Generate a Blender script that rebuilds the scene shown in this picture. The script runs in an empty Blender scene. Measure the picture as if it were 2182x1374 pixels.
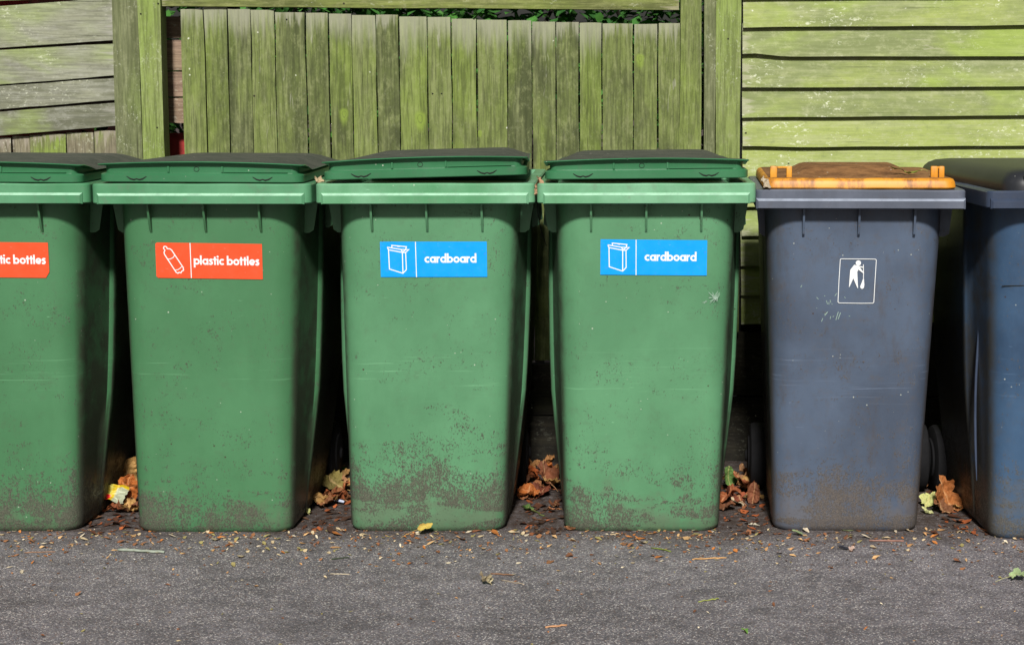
import bpy, bmesh, math, random
from mathutils import Vector, Matrix, noise as mn
PI = math.pi
R = math.radians
C = bpy.context.scene.collection
sc = bpy.context.scene

# ------------------------------------------------------------ camera, sky, sun, exposure
F_PX, CAM_D, CAM_H, PITCH, PX0, PY0 = 3840.0, 4.79, 1.20, math.atan(502/3840), 1340.0, 687.0
cd = bpy.data.cameras.new('camera'); cam = bpy.data.objects.new('camera', cd); C.objects.link(cam)
cam.location = (0, -CAM_D, CAM_H); cam.rotation_euler = (PI/2 - PITCH, 0, 0)
cd.sensor_width = 36; cd.lens = F_PX/2182*36; cd.shift_x = -(PX0-1091)/2182
cd.clip_start = .05; cd.clip_end = 500
cd.dof.use_dof = True; cd.dof.focus_distance = 4.85; cd.dof.aperture_fstop = 9
sc.camera = cam
SUN_EL, SUN_AZ = R(37), R(1)          # the light comes from behind the camera
w = bpy.data.worlds.new('World'); sc.world = w; w.use_nodes = True
nt = w.node_tree; bg = nt.nodes['Background']
sky = nt.nodes.new('ShaderNodeTexSky'); sky.sky_type = 'NISHITA'; sky.sun_disc = False
sky.sun_elevation = SUN_EL; sky.sun_rotation = PI - SUN_AZ; sky.air_density = 1.5; sky.dust_density = 4
hs = nt.nodes.new('ShaderNodeHueSaturation'); hs.inputs['Saturation'].default_value = .35; hs.inputs['Value'].default_value = .5
nt.links.new(sky.outputs[0], hs.inputs['Color']); nt.links.new(hs.outputs[0], bg.inputs[0])
bg.inputs[1].default_value = .05
sd = bpy.data.lights.new('sun', 'SUN'); so = bpy.data.objects.new('sun', sd); C.objects.link(so)
sd.energy = 4.8; sd.angle = R(6); sd.color = (1, .965, .92)
so.rotation_euler = (PI/2 - SUN_EL, 0, SUN_AZ); so.location = (1, -6, 8)
sc.view_settings.view_transform = 'Standard'; sc.view_settings.look = 'None'
sc.view_settings.exposure = .18; sc.view_settings.gamma = 1

# ------------------------------------------------------------ measuring helpers
def onplane(px, py, Y):
    """point of the upright plane y = Y seen at photograph pixel (px, py)"""
    s, c = math.sin(PITCH), math.cos(PITCH); t = (py-PY0)/F_PX
    dz = (Y+CAM_D)*(s+t*c)/(c-t*s); zc = (Y+CAM_D)*c + dz*s
    return (px-PX0)*zc/F_PX, CAM_H-dz
def onground(px, py, z=0.0):
    s, c = math.sin(PITCH), math.cos(PITCH); t = (py-PY0)/F_PX
    Y = (CAM_H-z)*(c-t*s)/(s+t*c) - CAM_D; zc = (Y+CAM_D)*c + (CAM_H-z)*s
    return (px-PX0)*zc/F_PX, Y
FY = .93   # fence plane

# ------------------------------------------------------------ object helpers
def tag(o, label=None, cat=None, group=None, kind=None):
    if label: o['label'] = label
    if cat: o['category'] = cat
    if group: o['group'] = group
    if kind: o['kind'] = kind
    return o
def empty(name, loc=(0,0,0), rz=0):
    o = bpy.data.objects.new(name, None); C.objects.link(o); o.location = loc; o.rotation_euler = (0,0,rz)
    o.empty_display_size = .1
    return o
def obj(name, bm, mats, parent=None, smooth=False, loc=None, rot=None, angle=35):
    me = bpy.data.meshes.new(name)
    bmesh.ops.recalc_face_normals(bm, faces=bm.faces[:]) if smooth != 'keep' else None
    bm.to_mesh(me); bm.free()
    for m in (mats if isinstance(mats, (list, tuple)) else [mats]): me.materials.append(m)
    o = bpy.data.objects.new(name, me); C.objects.link(o)
    if parent: o.parent = parent
    if loc: o.location = loc
    if rot: o.rotation_euler = rot
    if smooth:
        me.polygons.foreach_set('use_smooth', [True]*len(me.polygons))
        if smooth is True: me.set_sharp_from_angle(angle=R(angle))
    return o
def box(bm, x0, x1, y0, y1, z0, z1, bev=0, mi=0, seg=1):
    b2 = bmesh.new(); bmesh.ops.create_cube(b2, size=1)
    for v in b2.verts:
        v.co = Vector(((x0+x1)/2+v.co.x*(x1-x0), (y0+y1)/2+v.co.y*(y1-y0), (z0+z1)/2+v.co.z*(z1-z0)))
    if bev: bmesh.ops.bevel(b2, geom=b2.edges[:], offset=bev, segments=seg, affect='EDGES', profile=.5)
    join(bm, b2, mi)
def join(bm, b2, mi=0, M=None):
    m = {}
    for v in b2.verts: m[v] = bm.verts.new(M @ v.co if M else v.co)
    for f in b2.faces:
        try:
            g = bm.faces.new([m[v] for v in f.verts]); g.material_index = mi or f.material_index; g.smooth = f.smooth
        except ValueError: pass
    b2.free()
def tube(bm, pts, r, n=8, cap=True, mi=0):
    pts = [Vector(p) for p in pts]; rings = []
    for i, p in enumerate(pts):
        d = (pts[min(i+1, len(pts)-1)]-pts[max(i-1, 0)]).normalized()
        a = d.cross(Vector((0,0,1)));  a = d.cross(Vector((0,1,0))) if a.length < .2 else a
        a.normalize(); b = d.cross(a); rr = r[i] if isinstance(r, (list, tuple)) else r
        rings.append([bm.verts.new(p+a*rr*math.cos(2*PI*k/n)+b*rr*math.sin(2*PI*k/n)) for k in range(n)])
    for q, s in zip(rings, rings[1:]):
        for k in range(n):
            f = bm.faces.new([q[k], q[(k+1)%n], s[(k+1)%n], s[k]]); f.material_index = mi
    if cap:
        bm.faces.new(rings[0][::-1]).material_index = mi; bm.faces.new(rings[-1]).material_index = mi
def loft(bm, loops, cap0=True, cap1=True, mi=0, mis=None):
    L = [[bm.verts.new(p) for p in l] for l in loops]; n = len(L[0])
    for i, (a, b) in enumerate(zip(L, L[1:])):
        for k in range(n):
            f = bm.faces.new([a[k], a[(k+1)%n], b[(k+1)%n], b[k]]); f.material_index = mis[i] if mis else mi
    if cap0: bm.faces.new(L[0][::-1]).material_index = mi
    if cap1: bm.faces.new(L[-1]).material_index = mis[-1] if mis else mi
    return L
def rrect(hw, y0, y1, r, z, n=6, rb=None, nf=10, arch=0, ns=1):
    """rounded rectangle in plan, front edge split nf times; arch lifts the middle of the front edge"""
    rb = rb or r; P = []
    def Z(x): return z + arch*(1-(x/hw)**2)
    for i in range(nf+1):
        x = -(hw-r)+2*(hw-r)*i/nf
        P.append((x, y0, Z(x)))
    for i in range(1, n+1):
        a = -PI/2+PI/2*i/n; P.append((hw-r+r*math.cos(a), y0+r+r*math.sin(a), z))
    ya, yb_ = y0+r, y1-rb
    for i in range(1, ns): P.append((hw, ya+(yb_-ya)*(i/ns)**1.6, z))
    for i in range(0, n+1):
        a = PI/2*i/n; P.append((hw-rb+rb*math.cos(a), y1-rb+rb*math.sin(a), z))
    for i in range(0, n+1):
        a = PI/2+PI/2*i/n; P.append((-hw+rb+rb*math.cos(a), y1-rb+rb*math.sin(a), z))
    for i in range(ns-1, 0, -1): P.append((-hw, ya+(yb_-ya)*(i/ns)**1.6, z))
    for i in range(0, n):
        a = PI+PI/2*i/n; P.append((-hw+r+r*math.cos(a), y0+r+r*math.sin(a), z))
    return P

# ------------------------------------------------------------ material helpers
def lin(r, g, b):
    f = lambda c: (c/255/12.92 if c/255 <= .04045 else ((c/255+.055)/1.055)**2.4)
    return (f(r), f(g), f(b), 1)
class M:
    def __init__(s, name, rough=.6, spec=.5):
        s.m = bpy.data.materials.new(name); s.m.use_nodes = True; s.t = s.m.node_tree
        s.b = s.t.nodes['Principled BSDF']; s.b.inputs['Roughness'].default_value = rough
        s.b.inputs['Specular IOR Level'].default_value = spec
        s.tc = s.t.nodes.new('ShaderNodeTexCoord').outputs['Object']
    def n(s, ty, **kw):
        nd = s.t.nodes.new('ShaderNode'+ty)
        for k, v in kw.items(): setattr(nd, k, v)
        return nd
    def put(s, sock, v):
        if hasattr(v, 'is_linked') or isinstance(v, bpy.types.NodeSocket): s.t.links.new(v, sock)
        else: sock.default_value = v
    def math(s, op, a, b=0.0, c=None, clamp=False):
        nd = s.n('Math', operation=op, use_clamp=clamp); s.put(nd.inputs[0], a); s.put(nd.inputs[1], b)
        if c is not None: s.put(nd.inputs[2], c)
        return nd.outputs[0]
    def vmath(s, op, a, b):
        nd = s.n('VectorMath', operation=op); s.put(nd.inputs[0], a); s.put(nd.inputs[1], b)
        return nd.outputs['Value'] if op in ('DISTANCE', 'LENGTH') else nd.outputs[0]
    def map(s, v, scale=(1,1,1), loc=(0,0,0), rot=(0,0,0)):
        nd = s.n('Mapping'); s.put(nd.inputs[0], v); nd.inputs['Scale'].default_value = scale
        nd.inputs['Location'].default_value = loc; nd.inputs['Rotation'].default_value = rot
        return nd.outputs[0]
    def noise(s, v, scale, detail=4, rough=.55, dist=0, col=False):
        nd = s.n('TexNoise'); s.put(nd.inputs['Vector'], v); nd.inputs['Scale'].default_value = scale
        nd.inputs['Detail'].default_value = detail; nd.inputs['Roughness'].default_value = rough
        nd.inputs['Distortion'].default_value = dist
        return nd.outputs['Color' if col else 'Fac']
    def voro(s, v, scale, feature='F1', out='Distance', rnd=1.0):
        nd = s.n('TexVoronoi', feature=feature); s.put(nd.inputs['Vector'], v); nd.inputs['Scale'].default_value = scale
        nd.inputs['Randomness'].default_value = rnd
        return nd.outputs[out]
    def ramp(s, f, a, b, lo=0.0, hi=1.0):
        nd = s.n('MapRange', interpolation_type='SMOOTHSTEP'); s.put(nd.inputs[0], f)
        for i, v in zip((1,2,3,4), (a, b, lo, hi)): s.put(nd.inputs[i], v)
        return nd.outputs[0]
    def mix(s, f, a, b, mode='MIX'):
        nd = s.n('Mix', data_type='RGBA', blend_type=mode); s.put(nd.inputs[0], f); s.put(nd.inputs[6], a); s.put(nd.inputs[7], b)
        return nd.outputs[2]
    def sep(s, v):
        nd = s.n('SeparateXYZ'); s.put(nd.inputs[0], v); return nd.outputs
    def comb(s, x, y, z):
        nd = s.n('CombineXYZ')
        for i, v in enumerate((x, y, z)): s.put(nd.inputs[i], v)
        return nd.outputs[0]
    def attr(s, name, out='Vector'):
        nd = s.n('Attribute', attribute_name=name); return nd.outputs[out]
    def bump(s, h, dist=.002, strength=1.0):
        nd = s.n('Bump'); nd.inputs['Distance'].default_value = dist; nd.inputs['Strength'].default_value = strength
        s.put(nd.inputs['Height'], h); s.put(s.b.inputs['Normal'], nd.outputs[0])
    def col(s, c): s.put(s.b.inputs['Base Color'], c)
    def rough(s, r): s.put(s.b.inputs['Roughness'], r)
    def rnd(s): return s.n('ObjectInfo').outputs['Random']
def plain(name, c, rough=.6, spec=.5, metal=0):
    m = M(name, rough, spec); m.b.inputs['Metallic'].default_value = metal
    n = m.noise(m.tc, 40, 4)
    m.col(m.mix(m.ramp(n, .3, .7), tuple(x*.85 for x in c[:3])+(1,), tuple(min(1, x*1.12) for x in c[:3])+(1,)))
    return m.m

def plastic(name, base, pale, mudcol, mud=0.0, height=.30, rough=.42, grime=.25, scuffs=1.0, stain=0):
    """old wheelie-bin plastic: bleached patches, fine scratches, dots, splashed soil low down"""
    m = M(name, rough, .45); off = m.math('MULTIPLY', m.rnd(), 37.0)
    v = m.vmath('ADD', m.tc, m.comb(off, off, 0.0)); z = m.sep(m.tc)[2]
    big = m.noise(v, 3.2, 5, .6)
    c = m.mix(m.ramp(big, .35, .7), base, pale)
    fade = m.noise(m.map(v, (1, 1, .35)), 9, 5, .7)                       # faint upright run marks
    c = m.mix(m.math('MULTIPLY', m.ramp(fade, .48, .75), .13), c, tuple(min(1, x*1.5) for x in pale[:3])+(1,))
    dusty = m.noise(v, 26, 6, .75)
    c = m.mix(m.math('MULTIPLY', m.ramp(dusty, .5, .8), grime), c, mudcol)
    # rubbed horizontal scuffs
    st = m.noise(m.map(m.vmath('ADD', v, m.comb(0.0, 0.0, m.math('MULTIPLY', off, .013))), (1.6, 1.6, 70)), 2.6, 4, .6, .2)
    win = m.math('MULTIPLY', m.ramp(z, .34, .40), m.ramp(z, .53, .46))
    c = m.mix(m.math('MULTIPLY', m.math('MULTIPLY', m.ramp(st, .60, .74), win), .42*scuffs), c, tuple(min(1, x*1.9+.05) for x in pale[:3])+(1,))
    sc2 = m.noise(m.map(v, (5, 5, 60), rot=(0, .35, 0)), 6, 3, .6, .6)
    c = m.mix(m.math('MULTIPLY', m.math('MULTIPLY', m.ramp(sc2, .70, .76), m.ramp(m.noise(v, 7, 2), .5, .62)), .5*scuffs), c, tuple(min(1, x*2+.08) for x in pale[:3])+(1,))
    # pale dust dots and dark specks
    vo = m.n('TexVoronoi'); m.put(vo.inputs['Vector'], v); vo.inputs['Scale'].default_value = 55
    keep = m.math('GREATER_THAN', m.sep(vo.outputs['Color'])[0], .80)
    dot = m.math('MULTIPLY', m.ramp(m.math('SUBTRACT', vo.outputs['Distance'], m.math('MULTIPLY', m.sep(vo.outputs['Color'])[1], .10)), .045, .0), m.math('MULTIPLY', keep, m.ramp(m.noise(v, 4, 3), .42, .55)))
    c = m.mix(m.math('MULTIPLY', dot, .75), c, lin(190, 195, 180))
    vo2 = m.n('TexVoronoi'); m.put(vo2.inputs['Vector'], v); vo2.inputs['Scale'].default_value = 34
    keep2 = m.math('GREATER_THAN', m.sep(vo2.outputs['Color'])[1], .93)
    c = m.mix(m.math('MULTIPLY', m.ramp(vo2.outputs['Distance'], .11, .05), keep2), c, lin(60, 45, 35))
    if stain:
        s1 = m.noise(m.map(v, (3, 3, 1)), 7, 5, .7)
        c = m.mix(m.math('MULTIPLY', m.ramp(s1, .5, .75) if stain < .6 else m.ramp(s1, .46, .62), stain), c, lin(70, 62, 55) if stain < .6 else lin(112, 66, 34))
    h = m.math('MULTIPLY', m.noise(v, 90, 3), .2)
    if mud:
        zr_ = m.math('ADD', z, m.math('MULTIPLY', m.math('SUBTRACT', m.rnd(), .5), .10)); k = m.ramp(zr_, .0, height, .17, -.17)
        drip = m.noise(m.map(v, (1, 1, .07)), 34, 3, .6); k = m.math('ADD', k, m.math('MULTIPLY', m.math('SUBTRACT', drip, .5), .28))
        clu = m.noise(m.map(v, (1, 1, 1.1)), 12, 6, .7, .3)
        mid = m.noise(m.map(v, (1, 1, .7)), 75, 3, .7)
        fine = m.noise(m.map(v, (1, 1, .6)), 250, 3, .8)
        film = m.math('MULTIPLY', m.ramp(m.math('ADD', m.math('MULTIPLY', clu, .8), k), .36, .62), .5*mud)
        c = m.mix(film, c, tuple(x*1.5 for x in mudcol[:3])+(1,))
        t = m.math('ADD', m.math('ADD', m.math('MULTIPLY', clu, .75), k), m.math('ADD', m.math('MULTIPLY', fine, 1.5), m.math('MULTIPLY', mid, .55)))
        clean = m.ramp(m.noise(m.map(v, (.7, .7, 2.4)), 5, 4, .6, .5), .50, .64, 0, .34)
        t = m.math('SUBTRACT', t, clean)
        mask = m.ramp(t, 1.43, 1.53)
        c = m.mix(m.math('MULTIPLY', mask, .88*mud), c, m.mix(m.ramp(m.noise(v, 420, 2), .42, .64), tuple(x*.6 for x in mudcol[:3])+(1,), tuple(x*1.5 for x in mudcol[:3])+(1,)))
        m.rough(m.math('ADD', rough, m.math('MULTIPLY', mask, .4)))
        h = m.math('ADD', h, mask)
        # side-facing walls: darker brown film with specks, stronger lower down
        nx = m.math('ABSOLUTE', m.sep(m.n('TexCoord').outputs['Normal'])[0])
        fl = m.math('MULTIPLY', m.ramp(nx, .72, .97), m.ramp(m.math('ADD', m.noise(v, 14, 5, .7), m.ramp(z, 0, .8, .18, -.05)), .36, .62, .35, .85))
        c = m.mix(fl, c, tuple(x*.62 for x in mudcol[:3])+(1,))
    m.bump(h, .0012, .55)
    m.col(c)
    return m.m

def wood(name, axis, dark, mid, light, lime, grey, bleach=.10, limeamt=.3, lichen=.3, contrast=1.0, streak=.5, knots=()):
    """algae-stained softwood; the brd attribute gives each plank its own numbers (random, random, metres from its end)"""
    m = M(name, .85, .25)
    a = m.sep(m.attr('brd')); r1, r2, dist = a[0], a[1], a[2]
    off = m.comb(m.math('MULTIPLY', r1, 9.0), m.math('MULTIPLY', r2, 7.0), m.math('MULTIPLY', r1, 5.0))
    v = m.vmath('ADD', m.tc, off)
    g = (1, 1, .06) if axis == 'z' else (.06, 1, 1)
    gv = m.map(v, g)
    grain = m.noise(gv, 160, 5, .65, .15)
    wide = m.noise(gv, 38, 4, .6, .5)
    patch = m.noise(m.map(v, (1, 1, .4) if axis == 'z' else (.35, 1, 1)), 9, 5, .65, .4)
    c = m.mix(m.ramp(m.math('ADD', patch, m.math('MULTIPLY', m.math('SUBTRACT', r1, .5), .42)), .33, .66), dark, mid)
    c = m.mix(m.math('MULTIPLY', m.ramp(wide, .45, .68), .38), c, light)
    mot = m.noise(m.map(v, (1, 1, .6) if axis == 'z' else (.6, 1, 1)), 42, 7, .8)
    c = m.mix(m.ramp(mot, .48, .66, 0, .55), c, light); c = m.mix(m.ramp(mot, .46, .32, 0, .6), c, dark)
    scr = m.noise(m.map(v, (1, 1, .12) if axis == 'z' else (.12, 1, 1), rot=(.25, .3, 0)), 85, 2, .5, .9)
    c = m.mix(m.math('MULTIPLY', m.ramp(scr, .68, .73), m.ramp(m.noise(v, 9, 2), .48, .6, 0, .5)), c, grey)
    lm = m.noise(m.map(v, (1, 1, .45) if axis == 'z' else (.45, 1, 1)), 5.5, 3, .6, .6)
    c = m.mix(m.math('MULTIPLY', m.ramp(m.math('ADD', lm, m.math('MULTIPLY', m.math('SUBTRACT', r2, .5), .25)), .5, .72), limeamt), c, lime)
    c = m.mix(m.math('MULTIPLY', m.ramp(grain, .42, .62), .5*contrast), c, tuple(x*.5 for x in dark[:3])+(1,), )
    # hair-thin cracks along the grain
    cr = m.noise(m.map(v, (1, 1, .018) if axis == 'z' else (.018, 1, 1)), 190, 2, .5, .1)
    c = m.mix(m.math('MULTIPLY', m.math('MULTIPLY', m.ramp(cr, .68, .74), m.ramp(m.noise(v, 7, 2), .45, .6)), streak), c, lin(40, 38, 28))
    # bare grey weathered ends
    e = m.math('ADD', dist, m.math('MULTIPLY', m.math('SUBTRACT', m.noise(gv, 70, 4, .6), .5), .22))
    bl = m.ramp(e, 0.0, m.math('MULTIPLY', m.math('ADD', r2, .35), bleach), .62, 0.0)
    c = m.mix(bl, c, grey)
    # lichen flecks
    fl = m.noise(m.map(v, (1, 1, .8) if axis == 'z' else (.5, 1, 1)), 120, 4, .75, .3)
    fz = m.noise(v, 6.5, 4, .6)
    c = m.mix(m.math('MULTIPLY', m.math('MULTIPLY', m.ramp(fl, .56, .64), m.ramp(fz, .46, .6)), lichen), c, lin(214, 218, 196))
    vo = m.n('TexVoronoi'); m.put(vo.inputs['Vector'], v); vo.inputs['Scale'].default_value = 48
    keep = m.math('GREATER_THAN', m.sep(vo.outputs['Color'])[0], .972)
    c = m.mix(m.math('MULTIPLY', m.ramp(m.math('ADD', vo.outputs['Distance'], m.math('MULTIPLY', m.math('SUBTRACT', m.noise(v, 200, 2), .5), .3)), .16, .08), m.math('MULTIPLY', keep, .8)), c, lin(205, 208, 190))
    vo2 = m.n('TexVoronoi'); m.put(vo2.inputs['Vector'], v); vo2.inputs['Scale'].default_value = 22
    keep2 = m.math('GREATER_THAN', m.sep(vo2.outputs['Color'])[1], .95)
    c = m.mix(m.math('MULTIPLY', m.ramp(vo2.outputs['Distance'], .10, .04), keep2), c, lin(38, 34, 26))
    xyz = m.sep(m.tc)
    for kx, kz, kr in knots:                                             # round branch knots with an algae-bright drip below
        dx = m.math('SUBTRACT', xyz[0], kx); dz = m.math('SUBTRACT', xyz[2], kz)
        dn = m.math('MULTIPLY', m.math('MINIMUM', dz, 0.0), .42); dzz = m.math('ADD', m.math('MAXIMUM', dz, 0.0), dn)
        d = m.math('SQRT', m.math('ADD', m.math('MULTIPLY', dx, dx), m.math('MULTIPLY', dzz, dzz)))
        d = m.math('ADD', d, m.math('MULTIPLY', m.math('SUBTRACT', m.noise(v, 60, 3), .5), kr*.5))
        c = m.mix(m.ramp(d, kr*1.5, kr*.55, 0, .62), c, lime)
        ring = m.math('MULTIPLY', m.ramp(m.math('ABSOLUTE', m.math('SUBTRACT', d, kr*.45)), kr*.12, 0.0), .5)
        c = m.mix(ring, c, dark)
    m.col(c)
    m.bump(m.math('ADD', m.math('MULTIPLY', grain, -.8), m.math('MULTIPLY', m.ramp(cr, .66, .76), -1.2)), .0016, .6)
    return m.m

def asphalt():
    m = M('asphalt', .88, .35); v = m.tc; y = m.sep(v)[1]
    vo = m.n('TexVoronoi'); m.put(vo.inputs['Vector'], v); vo.inputs['Scale'].default_value = 235
    cell = m.sep(vo.outputs['Color'])
    vo2 = m.n('TexVoronoi'); m.put(vo2.inputs['Vector'], v); vo2.inputs['Scale'].default_value = 330
    cell2 = m.sep(vo2.outputs['Color'])
    big = m.noise(v, 1.6, 4, .6); med = m.noise(v, 14, 4, .6)
    c = m.mix(m.ramp(big, .3, .7), lin(104, 101, 105), lin(130, 126, 131))
    c = m.mix(m.ramp(cell[0], .35, .9, 0.0, .5), c, lin(58, 55, 57))
    c = m.mix(m.math('MULTIPLY', m.math('GREATER_THAN', cell[1], .78), .38), c, lin(176, 168, 166))
    c = m.mix(m.math('MULTIPLY', m.math('GREATER_THAN', cell2[1], .92), .8), c, lin(214, 208, 202))
    c = m.mix(m.math('MULTIPLY', m.math('GREATER_THAN', cell2[2], .93), .5), c, lin(120, 92, 75))
    c = m.mix(m.ramp(med, .38, .7, 0, .45), c, lin(66, 62, 62))
    st_ = m.noise(m.map(v, (.5, 1, 1)), 3.2, 5, .7, .6); c = m.mix(m.ramp(st_, .52, .68, 0, .35), c, lin(58, 55, 56))
    # soil and crumbled leaf trodden in along the foot of the bins
    e = m.math('ADD', y, m.math('MULTIPLY', m.math('SUBTRACT', m.noise(v, 5, 5, .7), .5), .5))
    soil = m.ramp(e, -.22, .12)
    c = m.mix(m.math('MULTIPLY', soil, m.ramp(m.noise(v, 40, 4, .7), .3, .6, .45, .95)), c, lin(62, 50, 42))
    m.col(c)
    h = m.math('ADD', m.math('MULTIPLY', vo.outputs['Distance'], -1.0), m.math('MULTIPLY', m.noise(v, 240, 3, .7), .6))
    m.bump(h, .0045, .8)
    return m.m

def vcol(name, rough=.75, spec=.3, vein=False):
    """dry leaf and litter: colour of the piece in attribute tint"""
    m = M(name, rough, spec); c = m.attr('tint', 'Color')
    n = m.noise(m.tc, 60, 5, .7); c = m.mix(m.ramp(n, .35, .7, 0, .45), c, m.mix(1.0, c, (.42, .36, .30, 1), 'MULTIPLY'))
    n2 = m.noise(m.tc, 260, 3, .7); c = m.mix(m.ramp(n2, .55, .75, 0, .4), c, m.mix(1.0, c, (1.35, 1.3, 1.2, 1), 'MULTIPLY'))
    if vein:
        a = m.sep(m.attr('vein')); c = m.mix(m.ramp(a[0], .35, .9, 0, .55), c, m.mix(.5, c, lin(215, 180, 130)))
    m.col(c); m.bump(m.noise(m.tc, 170, 4, .7), .0012, .6)
    return m.m

# ------------------------------------------------------------ materials
MUD = lin(76, 75, 64)
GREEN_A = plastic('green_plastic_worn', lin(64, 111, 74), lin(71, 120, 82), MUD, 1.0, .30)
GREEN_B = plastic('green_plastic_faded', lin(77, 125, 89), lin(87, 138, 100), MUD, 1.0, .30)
RIM_A = plastic('green_rim_plastic', lin(64, 120, 82), lin(88, 142, 106), lin(96, 106, 92), 0, rough=.36, grime=.7, stain=.12)
EDGE_G = plain('green_edge_highlight', lin(150, 192, 164), .3); EDGE_S = plain('grey_edge_highlight', lin(138, 146, 160), .35)  # paler than the rim: painted highlight along its raised panel's upper bevel
RIM_B = plastic('green_rim_plastic_bleached', lin(76, 134, 92), lin(116, 166, 132), lin(104, 128, 104), 0, rough=.38, grime=.7, stain=.12)
LIDG = plastic('green_lid_plastic', lin(46, 102, 66), lin(58, 114, 78), lin(80, 90, 78), 0, rough=.34, grime=.4)
def dusttop(name, a, b):
    m = M(name, .8, .3); n = m.noise(m.tc, 16, 6, .7); n2 = m.noise(m.tc, 130, 4, .7)
    c = m.mix(m.ramp(n, .35, .65), a, b); c = m.mix(m.ramp(n2, .5, .75, 0, .6), c, tuple(x*1.6 for x in b[:3])+(1,))
    vo = m.n('TexVoronoi'); m.put(vo.inputs['Vector'], m.tc); vo.inputs['Scale'].default_value = 40
    c = m.mix(m.math('MULTIPLY', m.ramp(vo.outputs['Distance'], .14, .06), m.math('GREATER_THAN', m.sep(vo.outputs['Color'])[0], .85)), c, lin(190, 185, 170))
    m.col(c); m.bump(n2, .001, .5); return m.m
LIDTOP = dusttop('grimy_lid_top', lin(58, 64, 56), lin(78, 80, 72))
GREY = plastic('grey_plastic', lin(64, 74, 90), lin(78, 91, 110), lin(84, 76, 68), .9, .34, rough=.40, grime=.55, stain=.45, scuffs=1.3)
GREYRIM = plastic('grey_rim_plastic', lin(72, 78, 90), lin(94, 100, 114), lin(70, 66, 66), 0, rough=.42, grime=.5)
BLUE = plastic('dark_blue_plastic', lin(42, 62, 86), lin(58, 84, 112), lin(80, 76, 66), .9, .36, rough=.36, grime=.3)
BLUERIM = plastic('dark_blue_rim_plastic', lin(44, 54, 72), lin(62, 72, 92), lin(60, 58, 58), 0, rough=.38, grime=.4)
BLACKLID = plastic('black_lid_plastic', lin(36, 38, 42), lin(48, 50, 54), lin(66, 68, 70), 0, rough=.42, grime=.3, scuffs=.3)
ORANGE = plastic('orange_plastic', lin(200, 130, 28), lin(214, 150, 50), lin(110, 68, 30), 0, rough=.5, grime=1.0, stain=.65, scuffs=.3)
LIDBROWN = dusttop('soiled_orange_lid_top', lin(92, 60, 34), lin(140, 100, 62))
RUBBER = plain('black_rubber', (.010, .010, .011, 1), .9, .15)
STEEL = plain('axle_steel', (.30, .31, .34, 1), .3, .5, .9)
DARKSLOT = plain('dark_slot', (.008, .010, .008, 1), .9)
def vinyl(name, c):
    m = M(name, .32, .4); n = m.noise(m.tc, 22, 4)
    k = m.mix(m.ramp(n, .3, .75, 0, .22), c, tuple(min(1, x*1.3+.03) for x in c[:3])+(1,))
    g = m.noise(m.tc, 90, 5, .75); k = m.mix(m.ramp(g, .58, .72, 0, .4), k, lin(96, 92, 78))
    sc_ = m.noise(m.map(m.tc, (6, 60, 6), rot=(0, 0, .5)), 9, 2, .5, .5); k = m.mix(m.ramp(sc_, .70, .75, 0, .35), k, lin(215, 212, 205))
    m.col(k); m.bump(m.noise(m.tc, 30, 2), .0008, .4); return m.m
VRED = vinyl('orange_red_vinyl', (.72, .075, .022, 1)); VBLUE = vinyl('blue_vinyl', (.002, .30, .88, 1)); VWHITE = vinyl('white_print', (.72, .74, .74, 1))
OL = dict(dark=lin(72, 79, 48), mid=lin(107, 119, 65), light=lin(138, 144, 100), lime=lin(130, 152, 60), grey=lin(156, 156, 138))
KN = [onplane(733, 241, FY)+(.013,), onplane(1364, 124, FY)+(.012,), onplane(1023, 282, FY)+(.006,), onplane(895, 250, FY)+(.016,)]
W_MID = wood('mossy_upright_boards', 'z', bleach=.10, limeamt=.35, lichen=.05, knots=KN, **OL)
W_RAIL = wood('mossy_rail', 'x', lin(92, 98, 55), lin(122, 132, 68), lin(146, 148, 100), lin(142, 165, 64), lin(150, 145, 120), bleach=.02, limeamt=.5, lichen=.3)
W_POST = wood('mossy_post', 'z', lin(96, 106, 62), lin(124, 138, 78), lin(144, 152, 108), lin(136, 160, 74), lin(140, 138, 118), bleach=.02, limeamt=.38, lichen=.2, streak=.7)
W_POSTG = wood('grey_mossy_post', 'z', lin(92, 98, 66), lin(116, 124, 84), lin(138, 142, 108), lin(128, 150, 74), lin(150, 148, 134), bleach=.02, limeamt=.35, lichen=.35)
W_LEFT = wood('weathered_grey_boards', 'x', lin(100, 102, 84), lin(136, 138, 118), lin(156, 157, 146), lin(140, 160, 78), lin(156, 154, 146), bleach=.05, limeamt=.5, lichen=.4, contrast=.8)
W_LIME = wood('lime_algae_boards', 'x', lin(118, 128, 84), lin(146, 158, 90), lin(164, 169, 130), lin(146, 168, 70), lin(160, 160, 136), bleach=.02, limeamt=.6, lichen=.6, contrast=.35, streak=.3)
W_STUB = wood('short_weathered_boards', 'z', lin(96, 90, 72), lin(128, 122, 100), lin(140, 134, 116), lin(130, 155, 60), lin(150, 142, 130), bleach=.02, limeamt=.7, lichen=.4)
W_PINK = wood('bare_pinkish_boards', 'x', lin(122, 100, 84), lin(150, 126, 108), lin(164, 142, 124), lin(120, 118, 78), lin(150, 138, 122), bleach=.02, limeamt=.2, lichen=.3)
W_DARK = wood('dark_shaded_boards', 'x', lin(34, 32, 26), lin(50, 48, 36), lin(62, 58, 46), lin(60, 68, 34), lin(60, 56, 48), bleach=.02, limeamt=.2, lichen=.1)  # very dark: shade low behind the bins is put into the colour
REDWALL = plain('red_painted_wall', lin(158, 44, 38), .6)
LEAFM = vcol('dry_leaf', vein=True); LITTER = vcol('litter'); FOIL = vcol('printed_foil', .4, .35)
TWIGM = vcol('twig_bark')

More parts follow.
